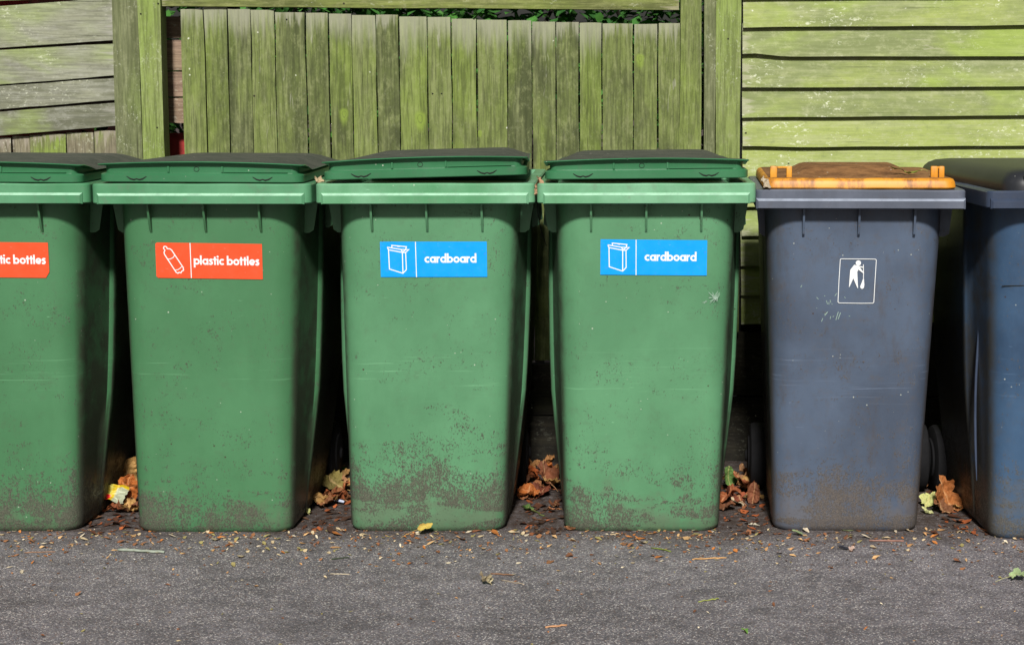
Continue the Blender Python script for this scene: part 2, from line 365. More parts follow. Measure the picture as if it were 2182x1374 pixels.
# ------------------------------------------------------------ setting
random.seed(4)
bm = bmesh.new(); bmesh.ops.create_grid(bm, x_segments=1, y_segments=1, size=60)
tag(obj('ground', bm, asphalt()), kind='structure')

def setattr_brd(o, vals):
    a = o.data.color_attributes.new('brd', 'FLOAT_COLOR', 'POINT')
    for i, v in enumerate(vals): a.data[i].color = (v[0], v[1], v[2], 1)
class Boards:
    """a row of planks in one mesh, each with warped edges and its own random numbers"""
    def __init__(s): s.bm = bmesh.new(); s.v = []
    def add(s, a0, a1, b0, b1, y, t=.016, axis='z', lean=0.0, n=14, wob=.0015, endfn=None, twist=0.0, cup=.001):
        """axis z: a = x range, b = z range (bottom, top). axis x: a = x range, b = pairs of z at both ends ((z0l,z0r),(z1l,z1r))"""
        r1, r2 = random.random(), random.random(); sd = random.uniform(0, 99); rows = []
        for i in range(n+1):
            f = i/n; row = []
            e0 = wob*mn.noise(Vector((f*6, sd, 0)))*2; e1 = wob*mn.noise(Vector((f*6, sd, 7)))*2
            if axis == 'z':
                z = b0+(b1-b0)*f; xa, xb = a0+e0, a1+e1
                for (x, yy) in ((xa, y-twist), (xa*.75+xb*.25, y-cup-twist*.5), (xa*.25+xb*.75, y-cup+twist*.5), (xb, y+twist), (xb, y+t), (xa, y+t)):
                    zz = z+(.0015*mn.noise(Vector((x*60, sd, 3))) if i == n else 0)
                    row.append(((x, yy, zz), (r1, r2, b1-z)))
            else:
                x = a0+(a1-a0)*f; z0 = b0[0]+(b0[1]-b0[0])*f+e0; z1 = b1[0]+(b1[1]-b1[0])*f+e1
                if endfn: z0 += endfn(x)
                for (zz, yy) in ((z0, y-lean), (z0*.7+z1*.3, y-lean*.7-cup), (z0*.3+z1*.7, y-lean*.3-cup), (z1, y), (z1, y+t), (z0, y-lean+t)):
                    row.append(((x, yy, zz), (r1, r2, min(x-a0, a1-x))))
            rows.append(row)
        V = [[s.bm.verts.new(p) for p, _ in row] for row in rows]; s.v += [q for row in rows for _, q in row]
        for A, B in zip(V, V[1:]):
            for k in range(6): s.bm.faces.new([A[k], A[(k+1)%6], B[(k+1)%6], B[k]])
        s.bm.faces.new(V[0][::-1]); s.bm.faces.new(V[-1])
    def make(s, name, mat, parent=None):
        o = obj(name, s.bm, mat, parent); setattr_brd(o, s.v); return o
def X(px, y=FY, py=170): return onplane(px, py, y)[0]
def Zf(py, y=FY): return onplane(1340, py, y)[1]

# upright close-board fence in the middle
f1 = empty('wooden_fence', (X(920), FY, 0)); inv = lambda o, root: setattr(o, 'location', tuple(-c for c in root.location))
tag(f1, 'mossy olive fence of upright boards with a slot below its top rail', 'fence')
edges = [387,437,487,537,587,653,702,751,802,851,911,962,1016,1081,1133,1184,1234,1282,1349,1401,1449]
tops = [20,16,20,22,27,28,30,33,32,36,37,41,43,44,47,48,49,51,52,50]
B = Boards(); random.seed(11)
for i, t in enumerate(tops):
    B.add(X(edges[i])+.0030, X(edges[i+1])-.0010, .33, Zf(t), FY+random.uniform(-.003, .003), .014, 'z', twist=random.uniform(-.002, .006), wob=.0016)
inv(B.make('board_panel', W_MID, f1), f1)
def single(name, mat, parent, root, *a, **k):
    b = Boards(); b.add(*a, **k); o = b.make(name, mat, parent); inv(o, root); return o
single('top_rail', W_RAIL, f1, f1, X(351), X(1446), (Zf(14), Zf(22)), (Zf(14)+.10, Zf(22)+.10), FY-.012, .04, axis='x')
single('gravel_board', W_DARK, f1, f1, X(351), X(1470), (.155, .155), (.318, .318), FY-.004, .04, axis='x')
single('gravel_board', W_DARK, f1, f1, X(351), X(1470), (-.01, -.01), (.150, .150), FY-.012, .04, axis='x')
single('rear_rail', W_DARK, f1, f1, X(352), X(1448), (.55, .55), (.63, .63), FY+.022, .04, axis='x')
single('fence_post', W_POST, f1, f1, X(305), X(352), -.01, 1.85, FY-.035, .07, wob=.002)
single('fence_post', W_MID, f1, f1, X(1449), X(1494), -.01, 1.85, FY-.004, .07, wob=.0015)
single('fence_post', W_POSTG, f1, f1, X(1500), X(1524), .425, 1.85, FY-.018, .07, wob=.001)

def nails(pts, root, Y):
    for px, py in pts:
        bm = bmesh.new(); x, z = onplane(px, py, Y); tube(bm, [(x, Y+.004, z), (x, Y-.002, z)], .0024, 8)
        o = obj('nail', bm, RUBBER, root); inv(o, root)
nails([(922, 200), (941, 200), (611, 42), (1428, 46), (1010, 40)], f1, FY-.003); nails([(337, 8), (335, 272), (300, 30)], f1, FY-.036)
# left fence of level boards over short upright boards
f2 = empty('wooden_fence', (X(60), FY, 0)); tag(f2, 'greyish fence of level weathered boards behind the leftmost bin', 'fence')
B = Boards(); random.seed(21)
XL = X(-330); XR = X(268)
def zl(yl, yr): # photo heights at px 0 and px 255, extended to the left end
    k = (Zf(yl)-Zf(yr))/(X(0)-X(255)); return (Zf(yl)+k*(XL-X(0)), Zf(yr)+k*(XR-X(255)))
Lb = [(13, -3, 102, 86), (108, 93, 180, 161), (184, 166, 233, 213), (238, 218, 289, 267), (-85, -100, 4, -12), (-180, -196, -92, -108)]
for tl, tr, bl_, br_ in Lb:
    B.add(XL, XR, zl(bl_, br_), zl(tl, tr), FY+random.uniform(-.003, .003), .018, 'x', lean=.005, wob=.0015)
inv(B.make('level_board_panel', W_LEFT, f2), f2)
B = Boards(); sx = [-330,-275,-220,-170,-115,-60,-22,21,59,86,138,197,246,300]
for a, b in zip(sx, sx[1:]): B.add(X(a, py=300)+.002, X(b, py=300)-.001, -.01, Zf(294-(a+22)*.07), FY+.012+random.uniform(0, .006), .014, 'z', wob=.002)
inv(B.make('short_board_panel', W_STUB, f2), f2)
single('fence_post', W_POSTG, f2, f2, X(248), X(302), -.01, 1.85, FY-.022, .07, wob=.002)
tw = obj('loose_shim', (lambda b: (box(b, X(248), X(252), FY-.02, FY, Zf(70), Zf(0), .001), b)[1])(bmesh.new()), W_DARK, f2); inv(tw, f2)

# weatherboarded wall on the right
f3 = empty('weatherboard_wall', (X(1900), FY, 0)); tag(f3, 'bright lime green lap boarded wall behind the grey and blue bins', 'wall')
random.seed(31); WX0, WX1 = X(1581), X(2620); B = Boards()
def zr(yl, yr):
    k = (Zf(yl)-Zf(yr))/(X(1580)-X(2182)); return (Zf(yl), Zf(yl)+k*(WX1-WX0))
ys = [(60-63*j, 55-64*j) for j in (4,3,2,1)] + [(60,55),(122,120),(187,184),(251,246),(315,310)] + [(315+62.5*j, 311+62*j) for j in range(1, 15)]
def dent(a):
    return lambda x: sum(h*math.exp(-((x-c)/wd)**2) for c, wd, h in a)
DE = {5: dent([(X(1600), .07, .011)]), 7: dent([(X(1935), .008, .006)]), 8: dent([(X(1580), .14, .006)]), 4: dent([(X(1640), .1, .001)])}
for j in range(1, len(ys)):
    b = zr(*ys[j]); t = zr(ys[j-1][0]+3, ys[j-1][1]+3)
    if b[0] < .36: break
    B.add(WX0+random.uniform(0, .003), WX1, (max(b[0], -.01), max(b[1], -.01)), (t[0]+.018, t[1]+.018), FY+.006, .010, 'x', lean=.024, n=40, wob=.0014, endfn=DE.get(j))
inv(B.make('lap_board_panel', W_LIME, f3), f3)
single('base_board', W_DARK, f3, f3, X(1497), WX1, (.215, .215), (.42, .42), FY+.008, .02, axis='x')  # dark boards added to stand in for the shade between the bins
single('base_board', W_DARK, f3, f3, X(1497), WX1, (-.01, -.01), (.208, .208), FY+.004, .02, axis='x')
single('corner_post', W_POST, f3, f3, X(1525), X(1577), .425, 1.85, FY-.024, .07, wob=.001)
bm = bmesh.new(); box(bm, WX0-.006, WX1, FY+.03, FY+.06, -.01, 1.85); o = obj('backing_frame', bm, RUBBER, f3); inv(o, f3)

# what shows through the gaps: bare boards, red shed, bush
f4 = empty('wooden_fence', (X(370), FY+.12, 0)); tag(f4, 'bare pinkish boards seen through the narrow gap beside the left fence post', 'fence')
B = Boards(); random.seed(41); y4 = FY+.12
for tp, bt in ((36, 82), (86, 151), (154, 205), (208, 262)):
    B.add(X(-300, y4), X(480, y4), (Zf(bt, y4),)*2, (Zf(tp, y4),)*2, y4, .02, 'x', wob=.002)
inv(B.make('bare_board_panel', W_PINK, f4), f4)
single('fence_post', W_DARK, f4, f4, X(470, y4), X(505, y4), -.01, 1.5, y4+.02, .06)
sh = empty('garden_shed', (-2.0, 1.6, 0)); tag(sh, 'red painted shed showing through the gaps of the left fence', 'shed')
bm = bmesh.new(); box(bm, -3.4, -1.98, 1.25, 2.6, 0, 1.62, .004)
for k in range(16): box(bm, -3.4, -1.98, 1.238, 1.25, .0+.1*k+.004, .1+.1*k, .002)
o = obj('wall', bm, REDWALL, sh); inv(o, sh)
bm = bmesh.new(); box(bm, -3.5, -1.93, 1.15, 2.7, 1.62, 1.66, .004); o = obj('roof', bm, RUBBER, sh); inv(o, sh)

bm = bmesh.new(); yy = FY+.20; box(bm, X(330, yy), X(420, yy), yy, yy+.02, .6, Zf(284, yy), .002)
tag(obj('painted_board', bm, REDWALL), 'red painted board showing low in the narrow gap beside the left posts', 'board')
def bush(name, label, x0, x1, y0, y1, z0, z1, n, seed):
    random.seed(seed); root = empty(name, ((x0+x1)/2, (y0+y1)/2, 0)); tag(root, label, 'bush')
    bm = bmesh.new(); cols = []
    cl = [(random.uniform(x0, x1), random.uniform(y0, y1), random.uniform(z0, z1), random.uniform(.12, .3)) for _ in range(130)]
    for i in range(n):
        cx, cy, cz, r = random.choice(cl)
        p = Vector((random.gauss(cx, r*.5), random.gauss(cy, r*.5), random.gauss(cz, r*.45)))
        if p.y < y0-.1 or p.z < .1: continue
        L = random.uniform(.025, .055); Wd = L*random.uniform(.35, .55)
        E = Matrix.Rotation(random.uniform(0, 2*PI), 4, 'Z') @ Matrix.Rotation(random.uniform(-1.1, .9), 4, 'X')
        pts = [(0,0,0), (Wd, L*.5, L*.08), (Wd*.5, L*.9, 0), (0, L*1.2, -L*.1), (-Wd*.5, L*.9, 0), (-Wd, L*.5, L*.08)]
        vs = [bm.verts.new(p + E @ Vector(q)) for q in pts]; bm.faces.new(vs[:4]); bm.faces.new([vs[0]]+vs[3:])
        g = random.random(); c = (.02+.05*g, .09+.14*g, .015+.02*g); cols += [c]*6
    o = obj('foliage', bm, LITTER, root, smooth='keep'); inv(o, root)
    a = o.data.color_attributes.new('tint', 'FLOAT_COLOR', 'POINT')
    for i, c in enumerate(cols): a.data[i].color = (*c, 1)
    bm = bmesh.new()
    for i in range(7):
        bx = x0+(x1-x0)*(i+.5)/7; by = (y0+y1)/2+random.uniform(-.1, .1)
        pts = [(bx+random.uniform(-.02, .02)*k+(random.uniform(-.5, .5)*k*.1), by+random.uniform(-.03, .03)*k, z1*.85*k/5) for k in range(6)]
        tube(bm, pts, [.02*(1-.14*k) for k in range(6)], 7)
    o = obj('trunk', bm, W_DARK, root, smooth=True); inv(o, root)
bush('leafy_bush', 'dark green bush seen through the slot under the fence top rail', -1.75, .45, 1.5, 2.3, .7, 1.9, 15000, 5)

# ------------------------------------------------------------ lettering and pictograms (flat print)
def strip(bm, pts, wd, z, closed=False, cap=6):
    """thick flat line with round ends"""
    P = [Vector((p[0], p[1])) for p in pts]; n = len(P); L = []; Rr = []
    for i in range(n):
        a = P[(i-1) % n] if (i or closed) else P[0]; b = P[(i+1) % n] if (i < n-1 or closed) else P[-1]
        d1 = (P[i]-a); d2 = (b-P[i]); d1 = d1.normalized() if d1.length > 1e-9 else d2.normalized(); d2 = d2.normalized() if d2.length > 1e-9 else d1
        t = (d1+d2); t = t.normalized() if t.length > 1e-6 else d1; nn = Vector((-t.y, t.x)); k = min(1/max(.35, nn.dot(Vector((-d1.y, d1.x)))), 2)
        L.append(bm.verts.new((*(P[i]+nn*wd/2*k), z))); Rr.append(bm.verts.new((*(P[i]-nn*wd/2*k), z)))
    for i in range(n if closed else n-1):
        j = (i+1) % n; bm.faces.new([L[i], Rr[i], Rr[j], L[j]])
def disc(bm, x, y, r, z, n=20, ry=None):
    bm.faces.new([bm.verts.new((x+r*math.cos(2*PI*k/n), y+(ry or r)*math.sin(2*PI*k/n), z)) for k in range(n)])
def arc(cx, cy, r, a0, a1, n=18): return [(cx+r*math.cos(R(a0+(a1-a0)*i/n)), cy+r*math.sin(R(a0+(a1-a0)*i/n))) for i in range(n+1)]
S = .28; rr = .5-S/2
GL = {
 'o': (1.02, [arc(.5, .5, rr, 0, 360, 28)]), 'c': (.84, [arc(.5, .5, rr, 48, 312)]),
 'a': (1.06, [arc(.5, .5, rr, 0, 360, 28), [(.86, 0), (.86, 1)]]), 'd': (1.06, [arc(.5, .5, rr, 0, 360, 28), [(.86, 0), (.86, 1.5)]]),
 'b': (1.04, [[(.14, 0), (.14, 1.5)], arc(.5, .5, rr, 0, 360, 28)]), 'p': (1.04, [[(.14, -.45), (.14, 1)], arc(.5, .5, rr, 0, 360, 28)]),
 'l': (.36, [[(.14, 0), (.14, 1.5)]]), 'i': (.36, [[(.14, 0), (.14, 1)], 'dot']),
 't': (.60, [[(.28, 0), (.28, 1.32)], [(0, .87), (.56, .87)]]), 'r': (.62, [[(.14, 0), (.14, 1)], arc(.48, .52, .34, 165, 75, 8)]),
 'e': (.98, [arc(.5, .5, rr, 0, 318), [(.2, .46), (.9, .46)]]),
 's': (.72, [[(.62, .80), (.50, .86), (.34, .87), (.20, .78), (.20, .66), (.32, .56), (.46, .48), (.54, .38), (.52, .22), (.38, .13), (.22, .13), (.06, .22)]]),
 ' ': (.42, [])}
def word(bm, text, x0, y0, width, z):
    tot = sum(GL[c][0] for c in text); k = width/tot; x = 0; q = 0
    for c in text:
        for g in GL[c][1]:
            q += 1; zz = z+.00004*(q % 7)
            if g == 'dot': disc(bm, x0+(x+.14)*k, y0+1.32*k, .17*k, zz)
            else: strip(bm, [(x0+(x+p[0])*k, y0+p[1]*k) for p in g], S*k, zz, closed=False)
        x += GL[c][0]
def pxs(px, sx, sy): return [((a-sx), (sy-b)) for a, b in px]
def make_sticker(parent, kind, x, z, roll=0.0):
    Wd, H = .291, .0955; al = math.atan(.055/.9); y = -.055*z/.9-.0012
    bm = bmesh.new(); c = .004
    P = [(-Wd/2+c*1.3, -H/2), (Wd/2, -H/2), (Wd/2, H/2), (-Wd/2+c, H/2), (-Wd/2, H/2-c), (-Wd/2, -H/2+c)] if kind == 'bottle' else [(-Wd/2, -H/2), (Wd/2, -H/2), (Wd/2, H/2), (-Wd/2, H/2)]
    if kind == 'bottle_end': P = [(-Wd/2, -H/2), (Wd/2-.010, -H/2), (Wd/2, -H/2+.016), (Wd/2, H/2), (-Wd/2, H/2)]
    lo = [bm.verts.new((a, b, 0)) for a, b in P]; hi = [bm.verts.new((a, b, .0009)) for a, b in P]
    bm.faces.new(hi); bm.faces.new(lo[::-1]); n = len(P)
    for i in range(n): bm.faces.new([lo[i], lo[(i+1) % n], hi[(i+1) % n], hi[i]])
    st = obj('sticker', bm, VBLUE if kind == 'box' else VRED, parent, loc=(x, y, z), rot=(PI/2+al, roll, 0))
    st.rotation_mode = 'XYZ'
    st.matrix_local = Matrix.Translation((x, y, z)) @ Matrix.Rotation(PI/2+al, 4, 'X') @ Matrix.Rotation(roll, 4, 'Z') @ Matrix.Diagonal((.966, .985, 1, 1))
    bm = bmesh.new(); Z0 = .0014
    if kind == 'box':
        word(bm, 'cardboard', -.0250, -.0092, .1430, Z0)
    else: word(bm, 'plastic bottles', -.0420, -.0105, .1800, Z0)
    obj('lettering', bm, VWHITE, st, smooth='keep')
    bm = bmesh.new()
    if kind == 'box':
        k = .291/1845                                   # one zoomed pixel of the sticker in metres
        T = lambda pts: [((a-160-922)*k, (490-b)*k) for a, b in pts]; lw = 17*k
        strip(bm, T([(773, 188), (778, 798)]), 14*k, Z0)
        for i, pl in enumerate([[(305,325),(312,655),(545,728),(605,665),(600,370)], [(285,280),(305,325),(545,370),(600,370),(655,322),(520,318),(285,280)], [(543,370),(545,728)], [(365,292),(362,248),(615,272),(600,325),(548,362)], [(520,318),(548,362)]]):
            strip(bm, T(pl), lw, Z0+.00004*(i+1))
        strip(bm, T([(455, 266), (498, 272)]), 10*k, Z0+.0003)
    else:
        k = .291/1795; T = lambda pts: [((a-155-897)*k, (485-b)*k) for a, b in pts]; lw = 17*k
        strip(bm, T([(741, 190), (745, 775)]), 14*k, Z0)
        body = [(320,250),(345,262),(355,290),(400,292),(430,315),(480,395),(612,600),(618,645),(585,665),(572,690),(540,682),(520,698),(490,680),(345,450),(305,385),(298,350),(315,318),(292,285),(300,258)]
        strip(bm, T(body), lw, Z0+.00004, closed=True)
        strip(bm, T([(352,462),(400,462),(450,435),(476,398)]), 12*k, Z0+.00008); strip(bm, T([(478,645),(520,640),(565,610),(588,585)]), 12*k, Z0+.00012)
    obj('pictogram', bm, VWHITE, st, smooth='keep')
    return st

# ------------------------------------------------------------ wheelie bins
def body_loop(w, y0, y1, ys, s, r, z, nf=12, n=8):
    """front section narrower, then a step outwards at ys"""
    P = [(-(w-r)+2*(w-r)*i/nf, y0, z) for i in range(nf+1)]
    P += [(w-r+r*math.cos(-PI/2+PI/2*i/n), y0+r+r*math.sin(-PI/2+PI/2*i/n), z) for i in range(1, n+1)]
    side = [(w+s*.38, ys-.05, z), (w+s*.64, ys-.004, z), (w+s-.003, ys+.003, z), (w+s, ys+.010, z), (w+s-.002, ys+.04, z)]
    back = [(w+s-.03+.03*math.cos(PI/2*i/4), y1-.03+.03*math.sin(PI/2*i/4), z) for i in range(5)]
    P += side+back
    return P + [(-x, y, zz) for x, y, zz in (side+back)[::-1]] + [(-(w-r)-r*math.cos(-PI/2+PI/2*i/n), y0+r+r*math.sin(-PI/2+PI/2*i/n), z) for i in range(n, 0, -1)]
def make_bin(name, label, cat, loc, rz, p, group=None):
    root = empty(name, loc, rz); tag(root, label, cat, group)
    HB = p['rim'][2]                                      # underside of the rim
    wb, wt = p['w']; s0 = p.get('step', .026); yt = p.get('front', -.055); yb0, yb1 = p.get('back', (.50, .655)); bulge = p.get('bulge', .008)
    loops = []
    for z in [0, .006, .016, .04, .1, .18, .27, .36, .45, .54, .63, .72, .80, .86, HB+.02]:
        f = z/.9; ins = .010 if z == 0 else .004 if z == .006 else 0
        w = wb+(wt-wb)*f-ins; r = .048+.040*f
        s = s0*(.15+.85*min(1, z/.38))+bulge*math.sin(PI*min(1, f))
        loops.append([(x+p.get('shift', 0)+p.get('shear', 0)*(1-f), y, zz) for x, y, zz in body_loop(w, yt*f+ins, yb0+(yb1-yb0)*f-ins, .17+.02*f, s-ins*.5, r, z)])
    bm = bmesh.new(); loft(bm, loops, True, True)
    # fins and corner webs below the rim
    hw, yr = p['rim'][0], p['rim'][1]
    for fx in p.get('fins', (-.145, 0, .145)):
        z1 = HB+.004; z0 = HB-.082; t = .0028; yf = lambda z: yt*z/.9+.004
        prof = [(yf(z0)-.002, z0), (yf(z0)-.016, z0+.012), (yr+.018, z1), (yf(z1), z1)]
        a = [bm.verts.new((fx-t, y, z)) for y, z in prof]; b = [bm.verts.new((fx+t, y, z)) for y, z in prof]
        bm.faces.new(a); bm.faces.new(b[::-1])
        for i in range(4): bm.faces.new([a[i], a[(i+1) % 4], b[(i+1) % 4], b[i]])
    for sx in (-1, 1):
        for yy in p.get('webs', (.055, .24, .45)):
            wz = lambda z: (wb+(wt-wb)*z/.9)
            z1 = HB+.004; z0 = HB-.088
            prof = [(wz(z0)-.02, z0), (wz(z0)+.014+(0 if yy < .1 else .02), z0), (wz(z0)+.026+(0 if yy < .1 else .02), z0+.008), (hw-.012, z1), (wz(z1)-.03, z1)]
            a = [bm.verts.new((sx*x, yy, z)) for x, z in prof]; b = [bm.verts.new((sx*x, yy+.004, z)) for x, z in prof]
            bm.faces.new(a); bm.faces.new(b[::-1])
            for i in range(5): bm.faces.new([a[i], a[(i+1) % 5], b[(i+1) % 5], b[i]])
    obj('body', bm, p['mat'], root, smooth=True, angle=32)
    # rim
    bm = bmesh.new(); zb, zt = p['rim'][2], p['rim'][3]; yb = yb1+.05; rc = .022
    RL = lambda i, z: rrect(hw-i, yr+i, yb-i, max(rc-i*.4, .008), z, nf=16)
    loft(bm, [RL(.045, zb+.012), RL(.040, zb+.002), RL(.007, zb), RL(.004, zb+.003), RL(.004, zt-.004), RL(.007, zt), RL(.034, zt), RL(.037, zt-.03)], False, False)
    b2 = bmesh.new(); m_ = p.get('panelin', .020); hp = (zt-zb)*.53
    loft(b2, [[(-hw+m_, yr+.008, zb-.001), (hw-m_, yr+.008, zb-.001), (hw-m_, yr+.008, zb+hp+.003), (-hw+m_, yr+.008, zb+hp+.003)],
              [(-hw+m_, yr+.001, zb-.001), (hw-m_, yr+.001, zb-.001), (hw-m_, yr+.001, zb+hp), (-hw+m_, yr+.001, zb+hp)],
              [(-hw+m_+.006, yr-.004, zb+.001), (hw-m_-.006, yr-.004, zb+.001), (hw-m_-.006, yr-.004, zb+hp-.006), (-hw+m_+.006, yr-.004, zb+hp-.006)]], mis=[0, 1])
    for f in b2.faces:
        if f.material_index == 1 and abs(f.calc_center_median().z-(zb+hp-.003)) > .0035: f.material_index = 0
    for f in b2.faces:
        if len(f.verts) == 4 and f.calc_center_median().y < yr-.0035: f.material_index = 0
    join(bm, b2)
    # dents and wobble of an old rim
    for v in bm.verts:
        v.co.z += .0016*mn.noise(Vector((v.co.x*9+loc[0]*7, v.co.y*5, 0))); v.co.y += .0012*mn.noise(Vector((v.co.x*14, loc[0]*3, v.co.z*9)))
    obj('rim', bm, [p['rimmat'], p['edgemat']], root, smooth=True, angle=28)
    # axle, wheels, rear handle
    wx = p.get('wheelx', .175)
    bm = bmesh.new(); tube(bm, [(-wx-.04, yb1-.07, .10), (wx+.04, yb1-.07, .10)], .011, 12); obj('axle', bm, STEEL, root, smooth=True)
    for sx in (-1, 1):
        bm = bmesh.new(); rp = [(.030, .0), (.085, .0), (.096, .004), (.100, .013), (.100, .037), (.096, .046), (.085, .05), (.030, .05)]
        L = [[(sx*(wx+u), yb1-.07+r_*math.cos(2*PI*k/40), .10+r_*math.sin(2*PI*k/40)) for k in range(40)] for r_, u in rp]
        loft(bm, L, True, True); wh = obj('wheel', bm, RUBBER, root, smooth=True, angle=30)
        bm = bmesh.new(); L = [[(sx*(wx+.045+u), yb1-.07+r_*math.cos(2*PI*k/24), .10+r_*math.sin(2*PI*k/24)) for k in range(24)] for r_, u in ((.062, .004), (.058, .010), (.02, .012), (.014, .018))]
        loft(bm, L, True, True); obj('hub', bm, RUBBER, wh, smooth=True)
    bm = bmesh.new(); tube(bm, [(-.2, yb+.0, zt-.01), (-.2, yb+.035, zt), (.2, yb+.035, zt), (.2, yb, zt-.01)], .012, 10); obj('rear_handle', bm, p['rimmat'], root, smooth=True)
    return root

def swoosh(bm, cx, y, z, s=1.12):
    pts = [(-.023, .0060), (-.014, .0005), (-.006, -.0015), (0, .0006), (.006, -.0015), (.014, .0005), (.023, .0060)]
    tube(bm, [(cx+a*s, y, z+b*s) for a, b in pts], [.0009, .0019, .0021, .0015, .0021, .0019, .0009], 6)
def green_lid(root, mats, tilt=0.0, lift=0.0, yaw=0.0):
    """lid with a skirt, a recessed channel and a long grab lip; top is grimy"""
    piv = Vector((0, .66, .965)); bm = bmesh.new(); hw = .265; y0 = -.100; y1 = .66
    def q(i, z, rc=.03, ar=0.0, yi=0.0):
        """the lip stands proud only along the front; along the sides the lid falls away to its skirt"""
        out = []
        for x, y, zz in rrect(hw-i, y0+i+yi, y1-i, rc, z, nf=16, arch=ar, ns=9):
            if z > .9815:
                f = min(1, max(0, (y-y0-.028)/.12)); f = f*f*(3-2*f); zz += f*(min(zz, .986+min(1, max(i, .002+(z-.985)*.1)/.070)*.0265)-zz)
            out.append((x*(1-.12*max(0, (y-y0-.1))/(y1-y0)), y-piv.y, zz-piv.z))
        return out
    loops = [q(.012, .960), q(.002, .959), q(0, .961), q(0, .978), q(.003, .981), q(.009, .982, .02), q(.013, .9835, .02), q(.013, .9985, .02, .003), q(.010, 1.0015, .02, .006), q(-.001, 1.002, .012, .007),
             q(-.003, 1.004, .012, .007), q(-.001, 1.006, .012, .007), q(.010, 1.0075, .02, .006), q(.030, 1.0085, .03, .004, .0), q(.052, 1.0095, .04, .002, .01), q(.070, 1.0102, .05, 0, .02), q(.12, 1.0106, .06, 0, .06)]
    loft(bm, loops, True, True, mis=[0]*11+[1]*5)
    lid = obj('lid', bm, mats, root, smooth=True, angle=40, loc=tuple(piv+Vector((0, 0, lift))))
    lid.rotation_euler = (0, tilt, yaw)
    for cx in (-.165, .162):
        bm = bmesh.new(); swoosh(bm, cx, y0-piv.y-.0003, .963-piv.z+.004); obj('moulded_notch', bm, DARKSLOT, lid, smooth=True)
    bm = bmesh.new()
    for a, b in ((0, 1),):
        tube(bm, [(-.012+.0065*math.cos(2*PI*k/20), y0+.0125-piv.y, 0.9925-piv.z+.0060*math.sin(2*PI*k/20)) for k in range(21)], .0007, 5, cap=False)
    obj('moulded_ring', bm, DARKSLOT, lid)
    for a_ in ((-.0875, -.0825, .984, 1.0), (.0525, .0575, .984, 1.0), (.0585, .225, .984, .9862)):
        bm = bmesh.new(); box(bm, a_[0], a_[1], y0+.0085-piv.y, y0+.016-piv.y, a_[2]-piv.z, a_[3]-piv.z, .001); obj('channel_rib', bm, mats[0], lid)
    return lid
BW = .2895
PG = dict(rim=(BW, -.105, .899, .951), w=(.212, .240), edgemat=EDGE_G)
PA = dict(PG, mat=GREEN_A, rimmat=RIM_A); PB = dict(PG, mat=GREEN_B, rimmat=RIM_B)
grp = 'wheelie bins in a row along the fence'
def bx(px): return (px-PX0)*4.72/F_PX
b1 = make_bin('wheelie_bin', 'leftmost green wheelie bin, cut by the frame, with an orange-red sticker', 'wheelie bin', (bx(-34), .0, 0), R(-.3), dict(PA, shear=-.020), grp)
green_lid(b1, [LIDG, LIDTOP], R(.4), -.005); make_sticker(b1, 'bottle_end', .016, .747, R(-.6))
b2 = make_bin('wheelie_bin', 'whole green wheelie bin with an orange-red plastic bottles sticker', 'wheelie bin', (bx(437), -.012, 0), R(-.5), dict(PA, shear=-.018), grp)
green_lid(b2, [LIDG, LIDTOP], R(.3), -.005); make_sticker(b2, 'bottle', .004, .745, R(-.8))
b3 = make_bin('wheelie_bin', 'green wheelie bin with a blue cardboard sticker and a lid lifted at one corner', 'wheelie bin', (bx(908), 0, 0), R(.4), dict(PB, shear=-.018), grp)
green_lid(b3, [LIDG, LIDTOP], R(-1.5), .007); make_sticker(b3, 'box', .015, .748, R(.05))
b4 = make_bin('wheelie_bin', 'green wheelie bin with a blue cardboard sticker next to the grey orange-lidded bin', 'wheelie bin', (bx(1377), .0, 0), R(.3), dict(PB, shear=-.011), grp)
green_lid(b4, [LIDG, LIDTOP], R(-.5), .004); make_sticker(b4, 'box', .020, .753, R(-.5))

def scratch(parent, x, z, pts, wd, label=None, name='scratch_mark', sh=0.0, joined=False):
    for grp_p in ([pts] if joined else [[q_] for q_ in pts]):
        bm = bmesh.new()
        for i, pl in enumerate(grp_p): strip(bm, pl, wd, .0006+.00004*(i % 5))
        o = obj(name, bm, VDUST, parent, smooth='keep'); o.matrix_local = Matrix.Translation((x, -.055*z/.9-.0004-sh, z)) @ Matrix.Rotation(PI/2+math.atan(.055/.9), 4, 'X')
        if label: o['label'] = label
VDUST = plain('pale_scuff', lin(150, 175, 158), .8)
random.seed(9)
scratch(b4, .185, .645, [[(random.gauss(0, .003), random.gauss(0, .003)), (random.gauss(0, .008), random.gauss(0, .009))] for _ in range(26)], .0011, 'pale chipped star-shaped mark', joined=True)
scratch(b4, .150, .632, [[(0, 0), (.012, .003)], [(.004, -.002), (.010, .006)]], .0012)
# grey bin with orange lid
P5 = dict(edgemat=EDGE_S, shift=-.008, shear=-.010, rim=(.2775, -.100, .886, .934), w=(.197, .235), step=.004, bulge=0, mat=GREY, rimmat=GREYRIM, back=(.48, .60), panelin=.006, wheelx=.215, webs=(.09,), fins=(-.145, 0, .145))
b5 = make_bin('wheelie_bin', 'slate grey wheelie bin with a soiled orange lid and a white tidy person symbol', 'wheelie bin', (bx(1834)+.0, .0, 0), R(-2.2), P5, grp)
bm = bmesh.new(); hw = .250; y0 = -.075; y1 = .60; q = lambda i, z, rc=.03, yi=0: rrect(hw-i, y0+i+yi, y1-i, rc, z, nf=16)
loft(bm, [q(.01, .937), q(0, .936), q(-.002, .939), q(0, .953), q(.004, .960), q(.012, .963), q(.05, .964, .03, .0), q(.095, .967, .03, .02), q(.118, .980, .04, .07), q(.128, .983, .05, .09)], True, True, mis=[0]*5+[1]*5)
